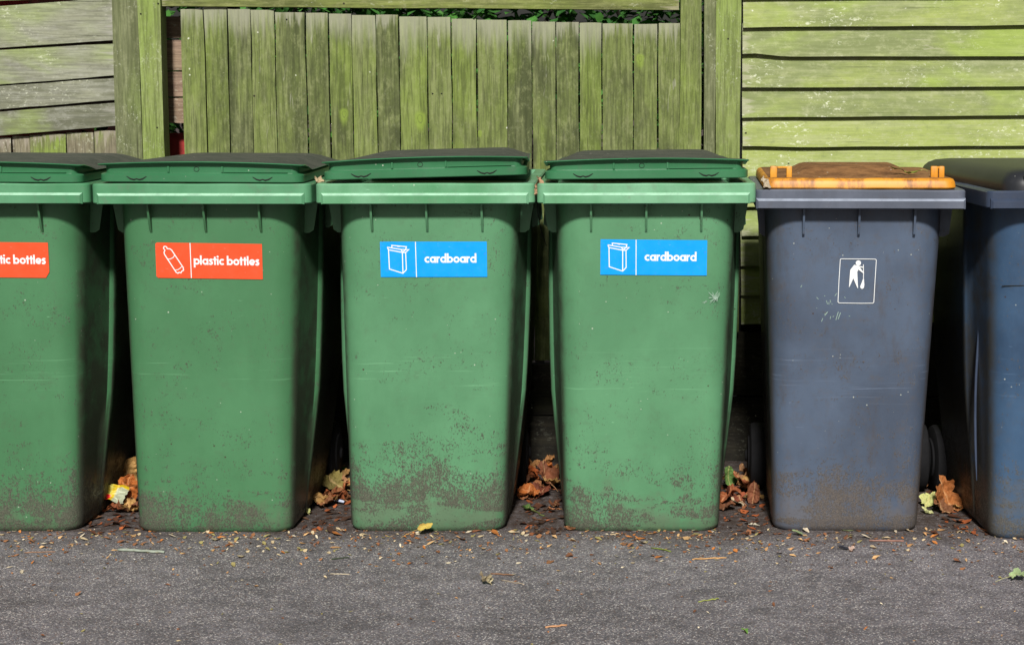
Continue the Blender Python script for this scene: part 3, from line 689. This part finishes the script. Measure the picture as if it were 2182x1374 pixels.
for v in bm.verts: v.co.z += .002*mn.noise(Vector((v.co.x*11, v.co.y*7, 3)))
lid5 = obj('lid', bm, [ORANGE, LIDBROWN], b5, smooth=True, angle=40)
def loop_handle(x, y, wd, side):
    bm = bmesh.new(); z0 = .961; z1 = .993
    box(bm, x-wd/2, x-wd/2+.019, y-.006, y+.007, z0, z1, .003, seg=2); box(bm, x+wd/2-.015, x+wd/2, y-.006, y+.007, z0, z1, .003, seg=2)
    box(bm, x-wd/2+.012, x+wd/2-.012, y-.005, y+.006, z1-.007, z1-.001, .002); 
    return obj('grab_handle', bm, ORANGE, lid5, smooth=True)
loop_handle(-.205, -.035, .058, 1); loop_handle(.206, -.030, .036, 1)
# tidy person symbol: thin printed outline on the front
al = math.atan(.055/.9)
bm = bmesh.new(); k = .0965/800
T = lambda pts: [((a-610)*k, (700-b)*k) for a, b in pts]
fr = [(232,222),(250,208),(925,210),(1000,213),(1018,235),(1000,700),(985,1165),(965,1190),(700,1194),(225,1188),(200,1165),(212,700)]
strip(bm, T(fr), 14*k, .0008, closed=True)
disc(bm, (628-610)*k, (700-298)*k, 58*k, .0008)
def poly(pts, z): bm.faces.new([bm.verts.new((*p, z)) for p in T(pts)])
poly([(540,335),(620,358),(730,380),(728,405),(660,392),(630,450),(605,500),(450,520),(455,450)], .00085)
poly([(450,515),(528,510),(525,640),(440,838),(434,830)], .0009); poly([(528,510),(608,498),(632,858),(620,855),(525,640)], .00095)
poly([(640,395),(668,400),(757,520),(750,535),(640,452)], .0010)
strip(bm, T([(738,330),(745,520),(745,660)]), 15*k, .00105); disc(bm, (722-610)*k, (700-820)*k, 42*k, .0008, ry=52*k)
poly([(738,650),(758,655),(770,800),(682,810)], .00112)
s5 = obj('tidy_person_symbol', bm, VWHITE, b5, smooth='keep'); zz = .690; s5.matrix_local = Matrix.Translation((-.001, -.055*zz/.9-.0016, zz)) @ Matrix.Rotation(PI/2+al, 4, 'X')

random.seed(19)
scratch(b5, -.070, .620, [[(a, b), (a+random.uniform(-.004, .006), b+random.uniform(-.010, .010))] for a, b in [(random.gauss(0, .03), random.gauss(0, .025)) for _ in range(16)]], .0012, sh=-.0002)
scratch(b5, -.055, .585, [[(0, 0), (.006, .022)], [(.006, .002), (.012, .020)], [(-.03, .012), (-.022, .022)]], .0014, sh=-.0002)
# dark blue bin with domed black lid
P6 = dict(edgemat=BLUERIM, rim=(.302, -.105, .893, .937), w=(.236, .268), mat=BLUE, rimmat=BLUERIM, step=.016, wheelx=.225, webs=(), back=(.52, .66), panelin=.012)
b6 = make_bin('wheelie_bin', 'dark blue wheelie bin with a domed black lid, cut by the right edge', 'wheelie bin', (1.207, -.075, 0), R(3.0), P6, grp)
bm = bmesh.new(); hw = .246; y0 = -.085; y1 = .70; q = lambda i, z, rc=.06, yi=0: rrect(hw-i, y0+i+yi, y1-i, rc, z, nf=16, rb=.03)
loft(bm, [q(.008, .929), q(0, .930), q(0, .946), q(.002, .958), q(.007, .969), q(.016, .979), q(.032, .987), q(.06, .991), q(.12, .993, .05)], True, True)
for v in bm.verts:
    v.co.x += -.085*max(0, v.co.y)*(1 if v.co.x < 0 else 0)
lid6 = obj('lid', bm, BLACKLID, b6, smooth=True, angle=50)
bm = bmesh.new(); box(bm, -.20, .20, y0-.018, y0+.02, .962, .974, .004, seg=2); obj('lid_handle', bm, BLACKLID, lid6, smooth=True)
bm = bmesh.new(); tube(bm, [(-.235+.02*i, -.0405-.0035*math.cos(max(-1.5, (-.235+.02*i)/.24*1.5)) + (.014 if i == 0 else .005 if i == 1 else 0), .685+.002*math.sin(i*.6)) for i in range(20)], .0012, 6); obj('seam', bm, DARKSLOT, b6)
bm = bmesh.new(); tube(bm, [(-.252-.012*math.sin(i*.33), .105+.002*i*.3, .66-.058*i) for i in range(10)], [.001, .003, .0035, .0035, .0035, .0035, .0035, .0035, .003, .001], 8); obj('side_rib', bm, BLUERIM, b6, smooth=True)

# ------------------------------------------------------------ leaves, twigs and litter
def paint(o, cols, name='tint'):
    a = o.data.color_attributes.new(name, 'FLOAT_COLOR', 'POINT')
    for i, c in enumerate(cols): a.data[i].color = (c[0], c[1], c[2], 1)
def leaf_bm(seed, L, Wd, kind='maple', crumple=.12, curl=.5, stem=0.4, rings=7, n=48):
    """one curled dry leaf, base at the origin, tip along +y"""
    rnd = random.Random(seed); bm = bmesh.new(); vein = []; so_ = rnd.uniform(0, 50)
    def rad(t):
        c = math.cos(t)
        if kind == 'maple': return .66+.34*abs(math.cos(2.5*t))**1.2+.05*math.sin(17*t+so_)-.12*(c < -.85)
        if kind == 'ragged': return .75+.16*math.sin(3*t+so_)+.09*math.sin(7*t+so_*2)+.05*math.sin(15*t)
        return (.93+.03*math.sin(13*t+so_))*(1 if True else 1)
    pts = [(0.0, 0.0, 0.0)]; vein.append((1, 0, 0))
    for i in range(1, rings+1):
        for k_ in range(n):
            t = 2*PI*k_/n; r = rad(t)*i/rings
            y = math.cos(t)*r*L/2; x = math.sin(t)*r*Wd/2
            if kind == 'oval': x *= (1-.35*math.cos(t)*r)
            pts.append((x, y, 0)); ve = max(0, 1-abs(math.sin(2.5*t))*5*i/rings) if kind == 'maple' else max(0, 1-abs(x)/(Wd*.05))+max(0, .6-abs(math.sin((abs(x)/Wd*1.2+y/L)*22))*2)
            vein.append((min(1, ve), 0, 0))
    vs = []
    for (x, y, z), ve in zip(pts, vein):
        u = x/L; v = y/L; s3 = Vector((u*2.6+so_, v*2.6, so_))
        z = L*crumple*(mn.noise(s3)*1.3+.55*abs(mn.noise(s3*2.3))+.35*mn.noise(s3*5))+L*curl*(u*u*1.8+.5*v*v)*(1+.6*mn.noise(Vector((so_, u, v))))-ve[0]*L*.012
        x2 = x*(1-curl*.45*abs(u)*1.6)+L*crumple*.5*mn.noise(s3+Vector((9, 0, 0))); y2 = y*(1-curl*.25*abs(v))+L*crumple*.5*mn.noise(s3+Vector((0, 9, 0)))
        vs.append(bm.verts.new((x2, y2+L/2, z)))
    for k_ in range(n): bm.faces.new([vs[0], vs[1+k_], vs[1+(k_+1) % n]])
    for i in range(rings-1):
        for k_ in range(n): bm.faces.new([vs[1+i*n+k_], vs[1+(i+1)*n+k_], vs[1+(i+1)*n+(k_+1) % n], vs[1+i*n+(k_+1) % n]])
    nv = len(bm.verts)
    if stem:
        y0_ = vs[1+(rings-1)*n+n//2].co.copy(); b2 = [y0_+Vector((L*.03*i, -stem*L*i/5, L*.02*i*(5-i)*.3)) for i in range(6)]
        tube(bm, b2, [max(.0006, L*.012)]*6, 5)
    while len(vein) < len(bm.verts): vein.append((1, 0, 0))
    return bm, vein
def leaf(label, px, py, size, col, seed, kind='maple', rot=(0,0,0), wd=None, crumple=.12, curl=.5, stem=.3, name='fallen_leaf', z=0.0, at=None, group=None, sink=0.0, col2=None, cat='leaf'):
    if at is None and py < 1112 and size > .03: size *= 1.18; wd = wd*1.25 if wd else None
    col = tuple(c*k_ for c, k_ in zip(col, (.80, .84, .86)))
    bm, vein = leaf_bm(seed, size, wd or size*.9, kind, crumple, curl, stem)
    Mx = Matrix.Rotation(rot[2], 4, 'Z') @ Matrix.Rotation(rot[0], 4, 'X') @ Matrix.Rotation(rot[1], 4, 'Y')
    cen = Mx @ Vector((0, size/2, 0))
    for v in bm.verts: v.co = Mx @ v.co - Vector((cen.x, cen.y, 0))
    lo = min(v.co.z for v in bm.verts)
    for v in bm.verts: v.co.z -= lo
    x, y = onground(px, py) if at is None else at[:2]; zb = (z if at is None else at[2])-sink
    o = obj(name, bm, LEAFM, None, smooth='keep', loc=(x, y, zb+.001)); o.data.polygons.foreach_set('use_smooth', [False]*len(o.data.polygons)); tag(o, label, cat, group)
    rnd = random.Random(seed+1); cols = []; c2 = col2 or tuple(c*.62 for c in col)
    for v in o.data.vertices:
        f = min(1, max(0, .5+1.3*mn.noise(Vector((v.co.x*25+seed, v.co.y*25, v.co.z*25))))); cols.append([a*f+b*(1-f) for a, b in zip(col, c2)])
    paint(o, cols); paint(o, vein, 'vein'); return o
RUS = lin(168, 92, 52)[:3]; ORG = lin(196, 110, 48)[:3]; TAN = lin(196, 150, 88)[:3]; BRN = lin(124, 76, 48)[:3]; PALE = lin(206, 204, 130)[:3]; OLV = lin(140, 124, 66)[:3]; GRN = lin(96, 130, 60)[:3]; PGR = lin(150, 166, 120)[:3]; CRM = lin(220, 195, 160)[:3]; DBR = lin(84, 52, 36)[:3]
# gap between the two bottle bins
leaf('russet crumpled leaf lying under the red and yellow wrapper', 246, 1092, .085, RUS, 1, 'ragged', (.12, .1, 1.5), wd=.05, crumple=.2, curl=.3, stem=0)
leaf('flat dull brown leaf half under the leftmost bin, in front of the wrapper pile', 196, 1105, .055, lin(142, 96, 66)[:3], 2, 'oval', (.1, 0, -1.4), wd=.04, crumple=.05, curl=.2, stem=0)
leaf('tall golden tan leaf leaning on the left side of the plastic bottles bin', 272, 1062, .10, TAN, 3, 'ragged', (1.35, .2, .3), crumple=.15, curl=.35, stem=0, z=.025)
leaf('upright orange leaf behind the wrapper, pressed to the bin corner', 277, 1082, .085, ORG, 4, 'maple', (1.25, .5, -.4), wd=.055, crumple=.2, curl=.4)
leaf('narrow tan rolled leaf deep in the gap behind the wrapper', 247, 1052, .065, lin(176, 120, 80)[:3], 5, 'oval', (.3, 0, 1.5), wd=.028, crumple=.08, curl=.4, stem=0, z=.01)
leaf('dark brown leaf at the back of the heap behind the wrapper', 258, 1035, .075, DBR, 6, 'maple', (.9, .2, .8), crumple=.2)
leaf('small grey-brown leaf at the far back of the gap beside the plastic bottles bin', 250, 1018, .05, lin(120,96,84)[:3], 61, 'ragged', (.8, 0, -.9), crumple=.2)
# gap between plastic bottles bin and first cardboard bin
leaf('bright orange curled leaf against the right side of the plastic bottles bin', 681, 1050, .075, ORG, 7, 'maple', (1.1, .3, .5), wd=.05, crumple=.2, curl=.5)
leaf('big olive tan leaf with folded edges, top of the heap between two green bins', 712, 1058, .080, OLV, 8, 'ragged', (.5, -.2, .9), wd=.08, crumple=.2, curl=.5, z=.015)
leaf('small fresh green leaf behind the olive tan one', 729, 1012, .035, lin(120, 160, 80)[:3], 9, 'maple', (.9, 0, .6), crumple=.1, stem=0)
leaf('brown leaf lying flat below the olive tan leaf', 702, 1068, .065, RUS, 10, 'oval', (.15, .2, 1.2), wd=.045, crumple=.12, curl=.4)
leaf('orange brown leaf leaning on the left foot of the first cardboard bin', 738, 1066, .06, lin(180,98,54)[:3], 11, 'maple', (.7, -.4, -.8), crumple=.2)
leaf('dark curled leaf at the rear of the heap beside the olive tan leaf', 697, 1010, .06, DBR, 12, 'ragged', (.8, .2, .9), crumple=.2)
leaf('pale yellow little leaf by the right foot of the plastic bottles bin', 651, 1096, .032, PALE, 13, 'ragged', (.7, 0, .7), crumple=.12, stem=.2)
# gap between the cardboard bins
leaf('largest brown leaf, standing at the back between the two cardboard bins', 1164, 1042, .075, lin(140, 82, 52)[:3], 14, 'oval', (.8, .1, .5), wd=.065, crumple=.16, curl=.3)
leaf('orange leaf with spiky lobes left of the largest brown leaf', 1132, 1030, .07, lin(190,96,44)[:3], 15, 'maple', (.8, .3, 1.3), crumple=.22)
leaf('flat reddish brown leaf in front of the largest brown leaf', 1120, 1052, .065, lin(150,86,66)[:3], 16, 'oval', (.1, .1, 1.2), wd=.045, crumple=.08, curl=.3)
leaf('dark rust leaf low in the heap between the two cardboard bins', 1152, 1058, .075, lin(128,64,40)[:3], 17, 'maple', (.25, 0, -.7), crumple=.16)
leaf('little green leaf at the front of the heap between the two cardboard bins', 1124, 1088, .035, GRN, 18, 'maple', (.3, 0, 1.1), crumple=.1)
leaf('small orange curled leaf near the left foot of the second cardboard bin', 1178, 1092, .05, lin(196,128,82)[:3], 19, 'ragged', (.25, 0, 2.2), wd=.028, crumple=.14)
leaf('pale orange leaf on the tarmac just before the second cardboard bin', 1216, 1130, .042, lin(200,136,92)[:3], 20, 'maple', (.15, .1, 1.7), crumple=.16)
# gap between second cardboard bin and grey bin
leaf('green curled leaf standing beside the black wheel of the grey bin', 1552, 1046, .06, lin(104,134,66)[:3], 21, 'oval', (1.35, .2, .2), wd=.045, crumple=.1, curl=.8)
leaf('rust red crumpled leaf below the green curled one', 1566, 1074, .062, lin(176, 92, 58)[:3], 22, 'ragged', (.6, .2, .5), wd=.065, crumple=.24, curl=.6, col2=lin(90,46,32)[:3])
leaf('cream coloured underside of a leaf folded over the rust red one', 1570, 1079, .042, CRM, 23, 'oval', (.6, .2, 1.1), wd=.032, crumple=.12, curl=.4, stem=0)
leaf('brown pointed leaf leaning against the left foot of the grey bin', 1606, 1072, .060, lin(140,84,56)[:3], 24, 'oval', (1.3, .1, -.3), wd=.035, crumple=.12, curl=.5, stem=0)
# gap between grey bin and blue bin
leaf('big toffee brown leaf propped between the grey bin and the blue bin', 2014, 1086, .115, lin(186, 116, 62)[:3], 25, 'ragged', (.95, -.45, .85), wd=.085, crumple=.17, curl=.55, stem=0, col2=lin(140, 84, 40)[:3])
leaf('pale yellow green leaf behind the right foot of the grey bin', 1978, 1078, .06, PALE, 26, 'ragged', (.8, .1, -.6), crumple=.12, curl=.3, stem=0)
leaf('thin cream leaf scrap at the right foot of the grey bin', 1975, 1094, .04, lin(214,214,150)[:3], 27, 'ragged', (.5, .1, .9), crumple=.15, stem=0)
leaf('long orange leaf sliver along the foot of the blue bin', 2108, 1136, .075, lin(190,118,72)[:3], 28, 'oval', (.1, .3, 1.1), wd=.018, crumple=.08, curl=.4, stem=0)
# more dead leaves heaped in the five gaps; nothing tells those of one heap apart
random.seed(77)
for gx0, gx1, gy0, gy1, n_, lab, grp_ in ((222, 284, 1005, 1098, 13, 'dull brown dead leaf in the heap between the two plastic bottles bins', 'dead leaves between the bottle bins'),
        (668, 742, 1000, 1082, 15, 'dull brown dead leaf in the heap right of the whole plastic bottles bin', 'dead leaves right of the bottle bin'),
        (1106, 1186, 995, 1088, 15, 'dull brown dead leaf in the heap between the two cardboard bins', 'dead leaves between the cardboard bins'),
        (1545, 1612, 1015, 1088, 11, 'dull brown dead leaf in the heap left of the grey bin', 'dead leaves left of the grey bin'),
        (1968, 2040, 1020, 1094, 8, 'dull brown dead leaf in the heap right of the grey bin', 'dead leaves right of the grey bin')):
    for i_ in range(n_):
        cc = random.choice([BRN, RUS, ORG, TAN, lin(176,124,82)[:3], lin(150,96,60)[:3], lin(200,140,84)[:3]])
        py_ = random.uniform(gy0, gy1)
        leaf(lab, random.uniform(gx0, gx1), py_, random.uniform(.04, .075), cc, 200+int(gx0)+i_, random.choice(['maple', 'ragged', 'oval']), (random.uniform(.0, .45), random.uniform(-.3, .3), random.uniform(-3, 3)), crumple=.2, curl=random.uniform(.3, .7), stem=0, group=grp_, z=random.uniform(0, 1)*(1100-py_)/110*.035)
# single leaves on the tarmac
leaf('yellow and brown leaf with a long stalk in front of the first cardboard bin', 906, 1139, .050, lin(206,178,84)[:3], 29, 'oval', (.25, .5, -1.2), wd=.028, crumple=.1, curl=.5, stem=1.0, col2=lin(120,76,40)[:3])
leaf('red brown curled leaf leaning on the front foot of the grey bin', 1798, 1121, .038, lin(150,76,52)[:3], 30, 'ragged', (.9, .2, .3), wd=.036, crumple=.2, stem=0)
leaf('long sage green leaf blade just in front of the grey bin', 1815, 1130, .075, lin(120,128,88)[:3], 31, 'oval', (.1, .4, -1.45), wd=.020, crumple=.06, curl=.5, stem=0)
leaf('rounded grey green leaf on the tarmac left of the grey bin front', 1699, 1141, .036, PGR, 32, 'oval', (.35, .1, 1.3), wd=.030, crumple=.06, curl=.3, stem=.3)
leaf('ivory flat leaf on the tarmac left of the grey bin foot', 1606, 1119, .042, lin(226,214,190)[:3], 33, 'ragged', (.08, 0, 1.4), wd=.026, crumple=.05, curl=.1, stem=0)
leaf('curled dry leaf with a hollow middle, alone on the open tarmac', 1032, 1246, .042, lin(190,176,140)[:3], 34, 'maple', (.5, .4, 1.2), crumple=.3, curl=.9, col2=lin(80,64,46)[:3])
leaf('pale green leaf with a thin stalk at the right edge of the picture', 2168, 1236, .055, lin(176,196,140)[:3], 35, 'maple', (.2, .1, -1.4), crumple=.14, stem=.9)
leaf('dark slaty leaf curl on the tarmac in front of the grey bin', 1796, 1171, .034, lin(60,62,74)[:3], 36, 'oval', (.3, .5, 1.4), wd=.02, crumple=.15, curl=.9, stem=0)
leaf('white papery leaf scrap before the right foot of the first cardboard bin', 1037, 1126, .022, lin(226,226,214)[:3], 37, 'ragged', (.5, 0, .4), crumple=.2, stem=0)
leaf('pinkish leaf scrap in front of the slaty leaf curl', 1815, 1172, .022, lin(214,184,168)[:3], 38, 'ragged', (.5, .3, -.7), crumple=.2, stem=0)
leaf('greenish leaf scrap near the bottom edge under the second cardboard bin', 1588, 1349, .022, lin(120,170,70)[:3], 39, 'ragged', (.3, 0, .7), crumple=.2, stem=0)
# bits wedged between lids
leaf('pale dry leaf wedged between the rims of the two cardboard bins', 0, 0, .065, lin(214,168,132)[:3], 40, 'maple', (1.3, .3, .4), wd=.03, crumple=.25, curl=.5, at=(bx(1143), -.075, .905))
leaf('cream crumpled leaf lying on the rims between plastic bottles and cardboard bins', 0, 0, .045, lin(214,190,150)[:3], 41, 'ragged', (.3, .2, .8), crumple=.25, curl=.5, stem=0, at=(bx(674), -.03, .948))
leaf('whitish shredded leaf on the left end of the orange lid', 0, 0, .04, lin(224,206,176)[:3], 42, 'maple', (1.0, .2, .5), wd=.028, crumple=.25, curl=.5, stem=0, at=(bx(1627), -.085, .937))
leaf('olive curled willow leaf lying on top of the orange lid', 0, 0, .10, lin(128,140,50)[:3], 43, 'oval', (.1, .1, 1.45), wd=.018, crumple=.08, curl=1.0, stem=.2, at=(bx(1915)+.03, .03, .968))

def twig(label, p0, p1, r, col, seed, bend=.004, z=0.0, name='twig', cat='twig', raise_=0.0):
    rnd = random.Random(seed); a = Vector((*onground(*p0), z+r)); b = Vector((*onground(*p1), z+r+raise_)); bm = bmesh.new(); c = (a+b)/2
    pts = [a.lerp(b, i/8)-c+Vector((rnd.uniform(-bend, bend), rnd.uniform(-bend, bend), rnd.uniform(0, bend*.5)))*(0 if i in (0, 8) else 1) for i in range(9)]
    tube(bm, pts, [r*rnd.uniform(.75, 1.1) for _ in pts], 7)
    o = obj(name, bm, TWIGM, None, smooth='keep', loc=tuple(c)); tag(o, label, cat); paint(o, [col]*len(o.data.vertices)); return o
twig('thick lichen-grey twig with broken ends on the tarmac under the plastic bottles bin', (252, 1174), (350, 1179), .0042, lin(150,160,146)[:3], 1, .003)
twig('orange bent stalk on the tarmac in front of the second cardboard bin', (1475, 1193), (1548, 1189), .0018, lin(206,160,104)[:3], 2, .003)
twig('thin green stalk before the second cardboard bin', (1388, 1168), (1430, 1176), .0018, lin(120,136,60)[:3], 3, .004)
twig('yellow green stem lying on the lower right tarmac', (1488, 1283), (1532, 1276), .0015, lin(150,158,80)[:3], 4, .004)
twig('short orange stick near the bottom edge of the picture', (1162, 1338), (1208, 1333), .0022, lin(190,142,104)[:3], 5, .002)
twig('pinkish brown stick in front of the grey bin', (1852, 1153), (1926, 1154), .0026, lin(150,112,100)[:3], 6, .001)
twig('dark twig in front of the gap between the two cardboard bins', (1138, 1131), (1206, 1131), .0018, lin(60,48,42)[:3], 7, .003)
twig('brown stick right of the curled hollow leaf', (1046, 1223), (1092, 1226), .002, lin(128,96,72)[:3], 8, .002)
twig('thin pale twig below and right of the curled hollow leaf', (1068, 1236), (1117, 1246), .0012, lin(180,166,146)[:3], 9, .003)
twig('pale straw on the tarmac below the gap beside the plastic bottles bin', (704, 1223), (745, 1224), .0013, lin(196,184,160)[:3], 10, .001)
twig('green bent stalk at the front of the heap between the cardboard bins', (1112, 1080), (1160, 1100), .0022, lin(86,98,50)[:3], 11, .006)
twig('long reddish straw on the tarmac under the leftmost bin', (52, 1178), (118, 1176), .0014, lin(150,116,92)[:3], 12, .002)
twig('dark green twig before the gap beside the first cardboard bin', (706, 1192), (744, 1189), .0017, lin(56,66,48)[:3], 13, .003)
o = twig('bluish white paper stick lying on the leaves between two green bins', (702, 1069), (733, 1076), .0042, lin(196,206,230)[:3], 14, .0005, z=.006, name='paper_stick', cat='stick')
# sweet wrapper
def crumple_sheet(name, label, cat, loc, w_, h_, fn, seed, rot, amp=.35, mat=FOIL, n=22):
    bm = bmesh.new(); cols = []; G = []
    for j in range(n+1):
        for i in range(n+1):
            u = i/n-.5; v = j/n-.5; s_ = Vector((u*3.2+seed, v*3.2, seed))
            z = w_*amp*(abs(mn.noise(s_))*1.2-.2+.35*abs(mn.noise(s_*2.3)))
            G.append(bm.verts.new((u*w_*(1+.12*mn.noise(s_*1.5)), v*h_*(1+.2*mn.noise(s_*1.7)), z))); cols.append(fn(u+.04*mn.noise(s_*3), v+.05*mn.noise(s_*2)))
    for j in range(n):
        for i in range(n): bm.faces.new([G[j*(n+1)+i], G[j*(n+1)+i+1], G[(j+1)*(n+1)+i+1], G[(j+1)*(n+1)+i]])
    Mx = Matrix.Rotation(rot[2], 4, 'Z') @ Matrix.Rotation(rot[1], 4, 'Y') @ Matrix.Rotation(rot[0], 4, 'X')
    for v in bm.verts: v.co = Mx @ v.co
    lo = min(v.co.z for v in bm.verts)
    for v in bm.verts: v.co.z -= lo
    o = obj(name, bm, mat, None, smooth='keep', loc=loc); tag(o, label, cat); paint(o, cols); return o
RD = lin(214, 24, 28)[:3]; YL = lin(200, 172, 30)[:3]; WH = lin(170, 176, 150)[:3]
def wrap(u, v):
    if u < -.10: return RD if v < .15+u*.3 else YL if u > -.22 else RD
    if u < .12: return lin(206, 196, 90)[:3] if v > -.12 else RD
    return YL if (u < .2 or v > .34) else WH
crumple_sheet('sweet_wrapper', 'red, yellow and white crumpled sweet wrapper on the leaves between the bottle bins', 'wrapper', (*onground(230, 1088), .026), .115, .055, wrap, 3.3, (.85, .14, -.1), .16)
crumple_sheet('paper_scrap', 'dark red paper scrap at the back of the gap behind the wrapper', 'paper scrap', (*onground(255, 1010), .01), .03, .025, lambda u, v: lin(130, 20, 30)[:3], 5.1, (1.1, 0, .2), .2)
crumple_sheet('paper_scrap', 'lilac white paper scrap deep between the bottle bins', 'paper scrap', (*onground(253, 1026), .01), .03, .02, lambda u, v: lin(206, 200, 220)[:3], 6.1, (.8, 0, .4), .3)
crumple_sheet('paper_scrap', 'grey white plastic scrap highest in the gap left of the plastic bottles bin', 'plastic scrap', (*onground(274, 1010), .035), .032, .03, lambda u, v: lin(190, 190, 200)[:3], 7.7, (1.2, 0, .2), .2)
crumple_sheet('paper_scrap', 'tiny bright blue scrap in front of the wrapper pile', 'paper scrap', (*onground(211, 1088), .003), .014, .010, lambda u, v: lin(90, 150, 220)[:3], 8.7, (.3, 0, .3), .2)
# black cord hanging between the cardboard bins
bm = bmesh.new(); tube(bm, [(bx(1146), -.06, .93), (bx(1143), -.04, .905), (bx(1143), .0, .87), (bx(1147), .05, .82), (bx(1158), .1, .77)], .0012, 6)
tag(obj('cord', bm, RUBBER), 'thin black cord hanging between the two cardboard bins', 'cord')

# crumbs of leaf, bark and grit: nobody could count them
def litter(name, label, n, seed, place, sizes, palette, flat=True):
    rnd = random.Random(seed); bm = bmesh.new(); cols = []
    for _ in range(n):
        x, y = place(rnd)
        L = rnd.uniform(*sizes)*(1 if rnd.random() < .85 else 1.7); W_ = L*rnd.uniform(.15, .7); c = rnd.choice(palette); g = rnd.uniform(.7, 1.15); c = [a*g for a in c]
        E = Matrix.Rotation(rnd.uniform(0, PI), 4, 'Z') @ Matrix.Rotation(rnd.uniform(-.35, .35), 4, 'Y'); k_ = rnd.uniform(.1, .45)*W_
        pts = [(-L/2, 0, k_*.3), (-L*.2, W_/2, k_), (L*.25, W_*.4, k_*rnd.random()), (L/2, rnd.uniform(-.2, .2)*W_, k_*.6), (L*.2, -W_/2, k_), (-L*.25, -W_*.4, 0)]
        q = [E @ Vector(p) for p in pts]; lo = min(p.z for p in q); q = [p+Vector((x, y, .0008-lo)) for p in q]
        ce = sum(q, Vector())/6-Vector((0, 0, k_*.5)); cv = bm.verts.new((ce.x, ce.y, max(ce.z, .0006))); vs = [bm.verts.new(p) for p in q]
        for i in range(6): bm.faces.new([cv, vs[i], vs[(i+1) % 6]])
        cols += [c]*7
    o = obj(name, bm, LITTER, None, smooth='keep'); tag(o, label, 'leaf litter', kind='stuff'); paint(o, cols)
PALT = [lin(190,146,100)[:3], lin(150,104,70)[:3], lin(210,170,120)[:3], lin(140,92,62)[:3], lin(206,186,150)[:3], lin(120,80,56)[:3], lin(190,120,60)[:3], lin(150,140,90)[:3], lin(220,206,180)[:3]]
gaps = [(-1.40), (-.835), (-.25), (.33), (.93)]
def pl_near(r):
    return r.uniform(-1.75, 1.35), .02-abs(r.gauss(0, .15))-(0 if r.random() < .8 else r.uniform(0, .25))
def pl_gap(r):
    return r.choice(gaps)+r.gauss(0, .045), r.uniform(-.04, .75)
def pl_far(r): return r.uniform(-1.7, 1.3), -r.uniform(0, 1)**1.3*1.15
litter('leaf_litter', 'broken brown leaf crumbs scattered along the front of the bins', 1400, 5, pl_near, (.004, .020), PALT)
litter('leaf_litter', 'brown leaf crumbs filling the gaps between the bins', 850, 6, pl_gap, (.006, .030), [BRN, DBR, DBR, RUS, lin(110,80,60)[:3], lin(70,50,38)[:3]])
litter('leaf_litter', 'sparse leaf crumbs over the open tarmac', 330, 7, pl_far, (.004, .013), PALT)
def pl_grit(r): return r.uniform(-1.8, 1.4), .05-abs(r.gauss(0, .28))
litter('grit', 'fine pale grit and seeds on the tarmac near the bins', 1600, 8, pl_grit, (.0015, .0045), [lin(190,180,165)[:3], lin(150,130,110)[:3], lin(210,205,195)[:3], lin(120,84,60)[:3]])
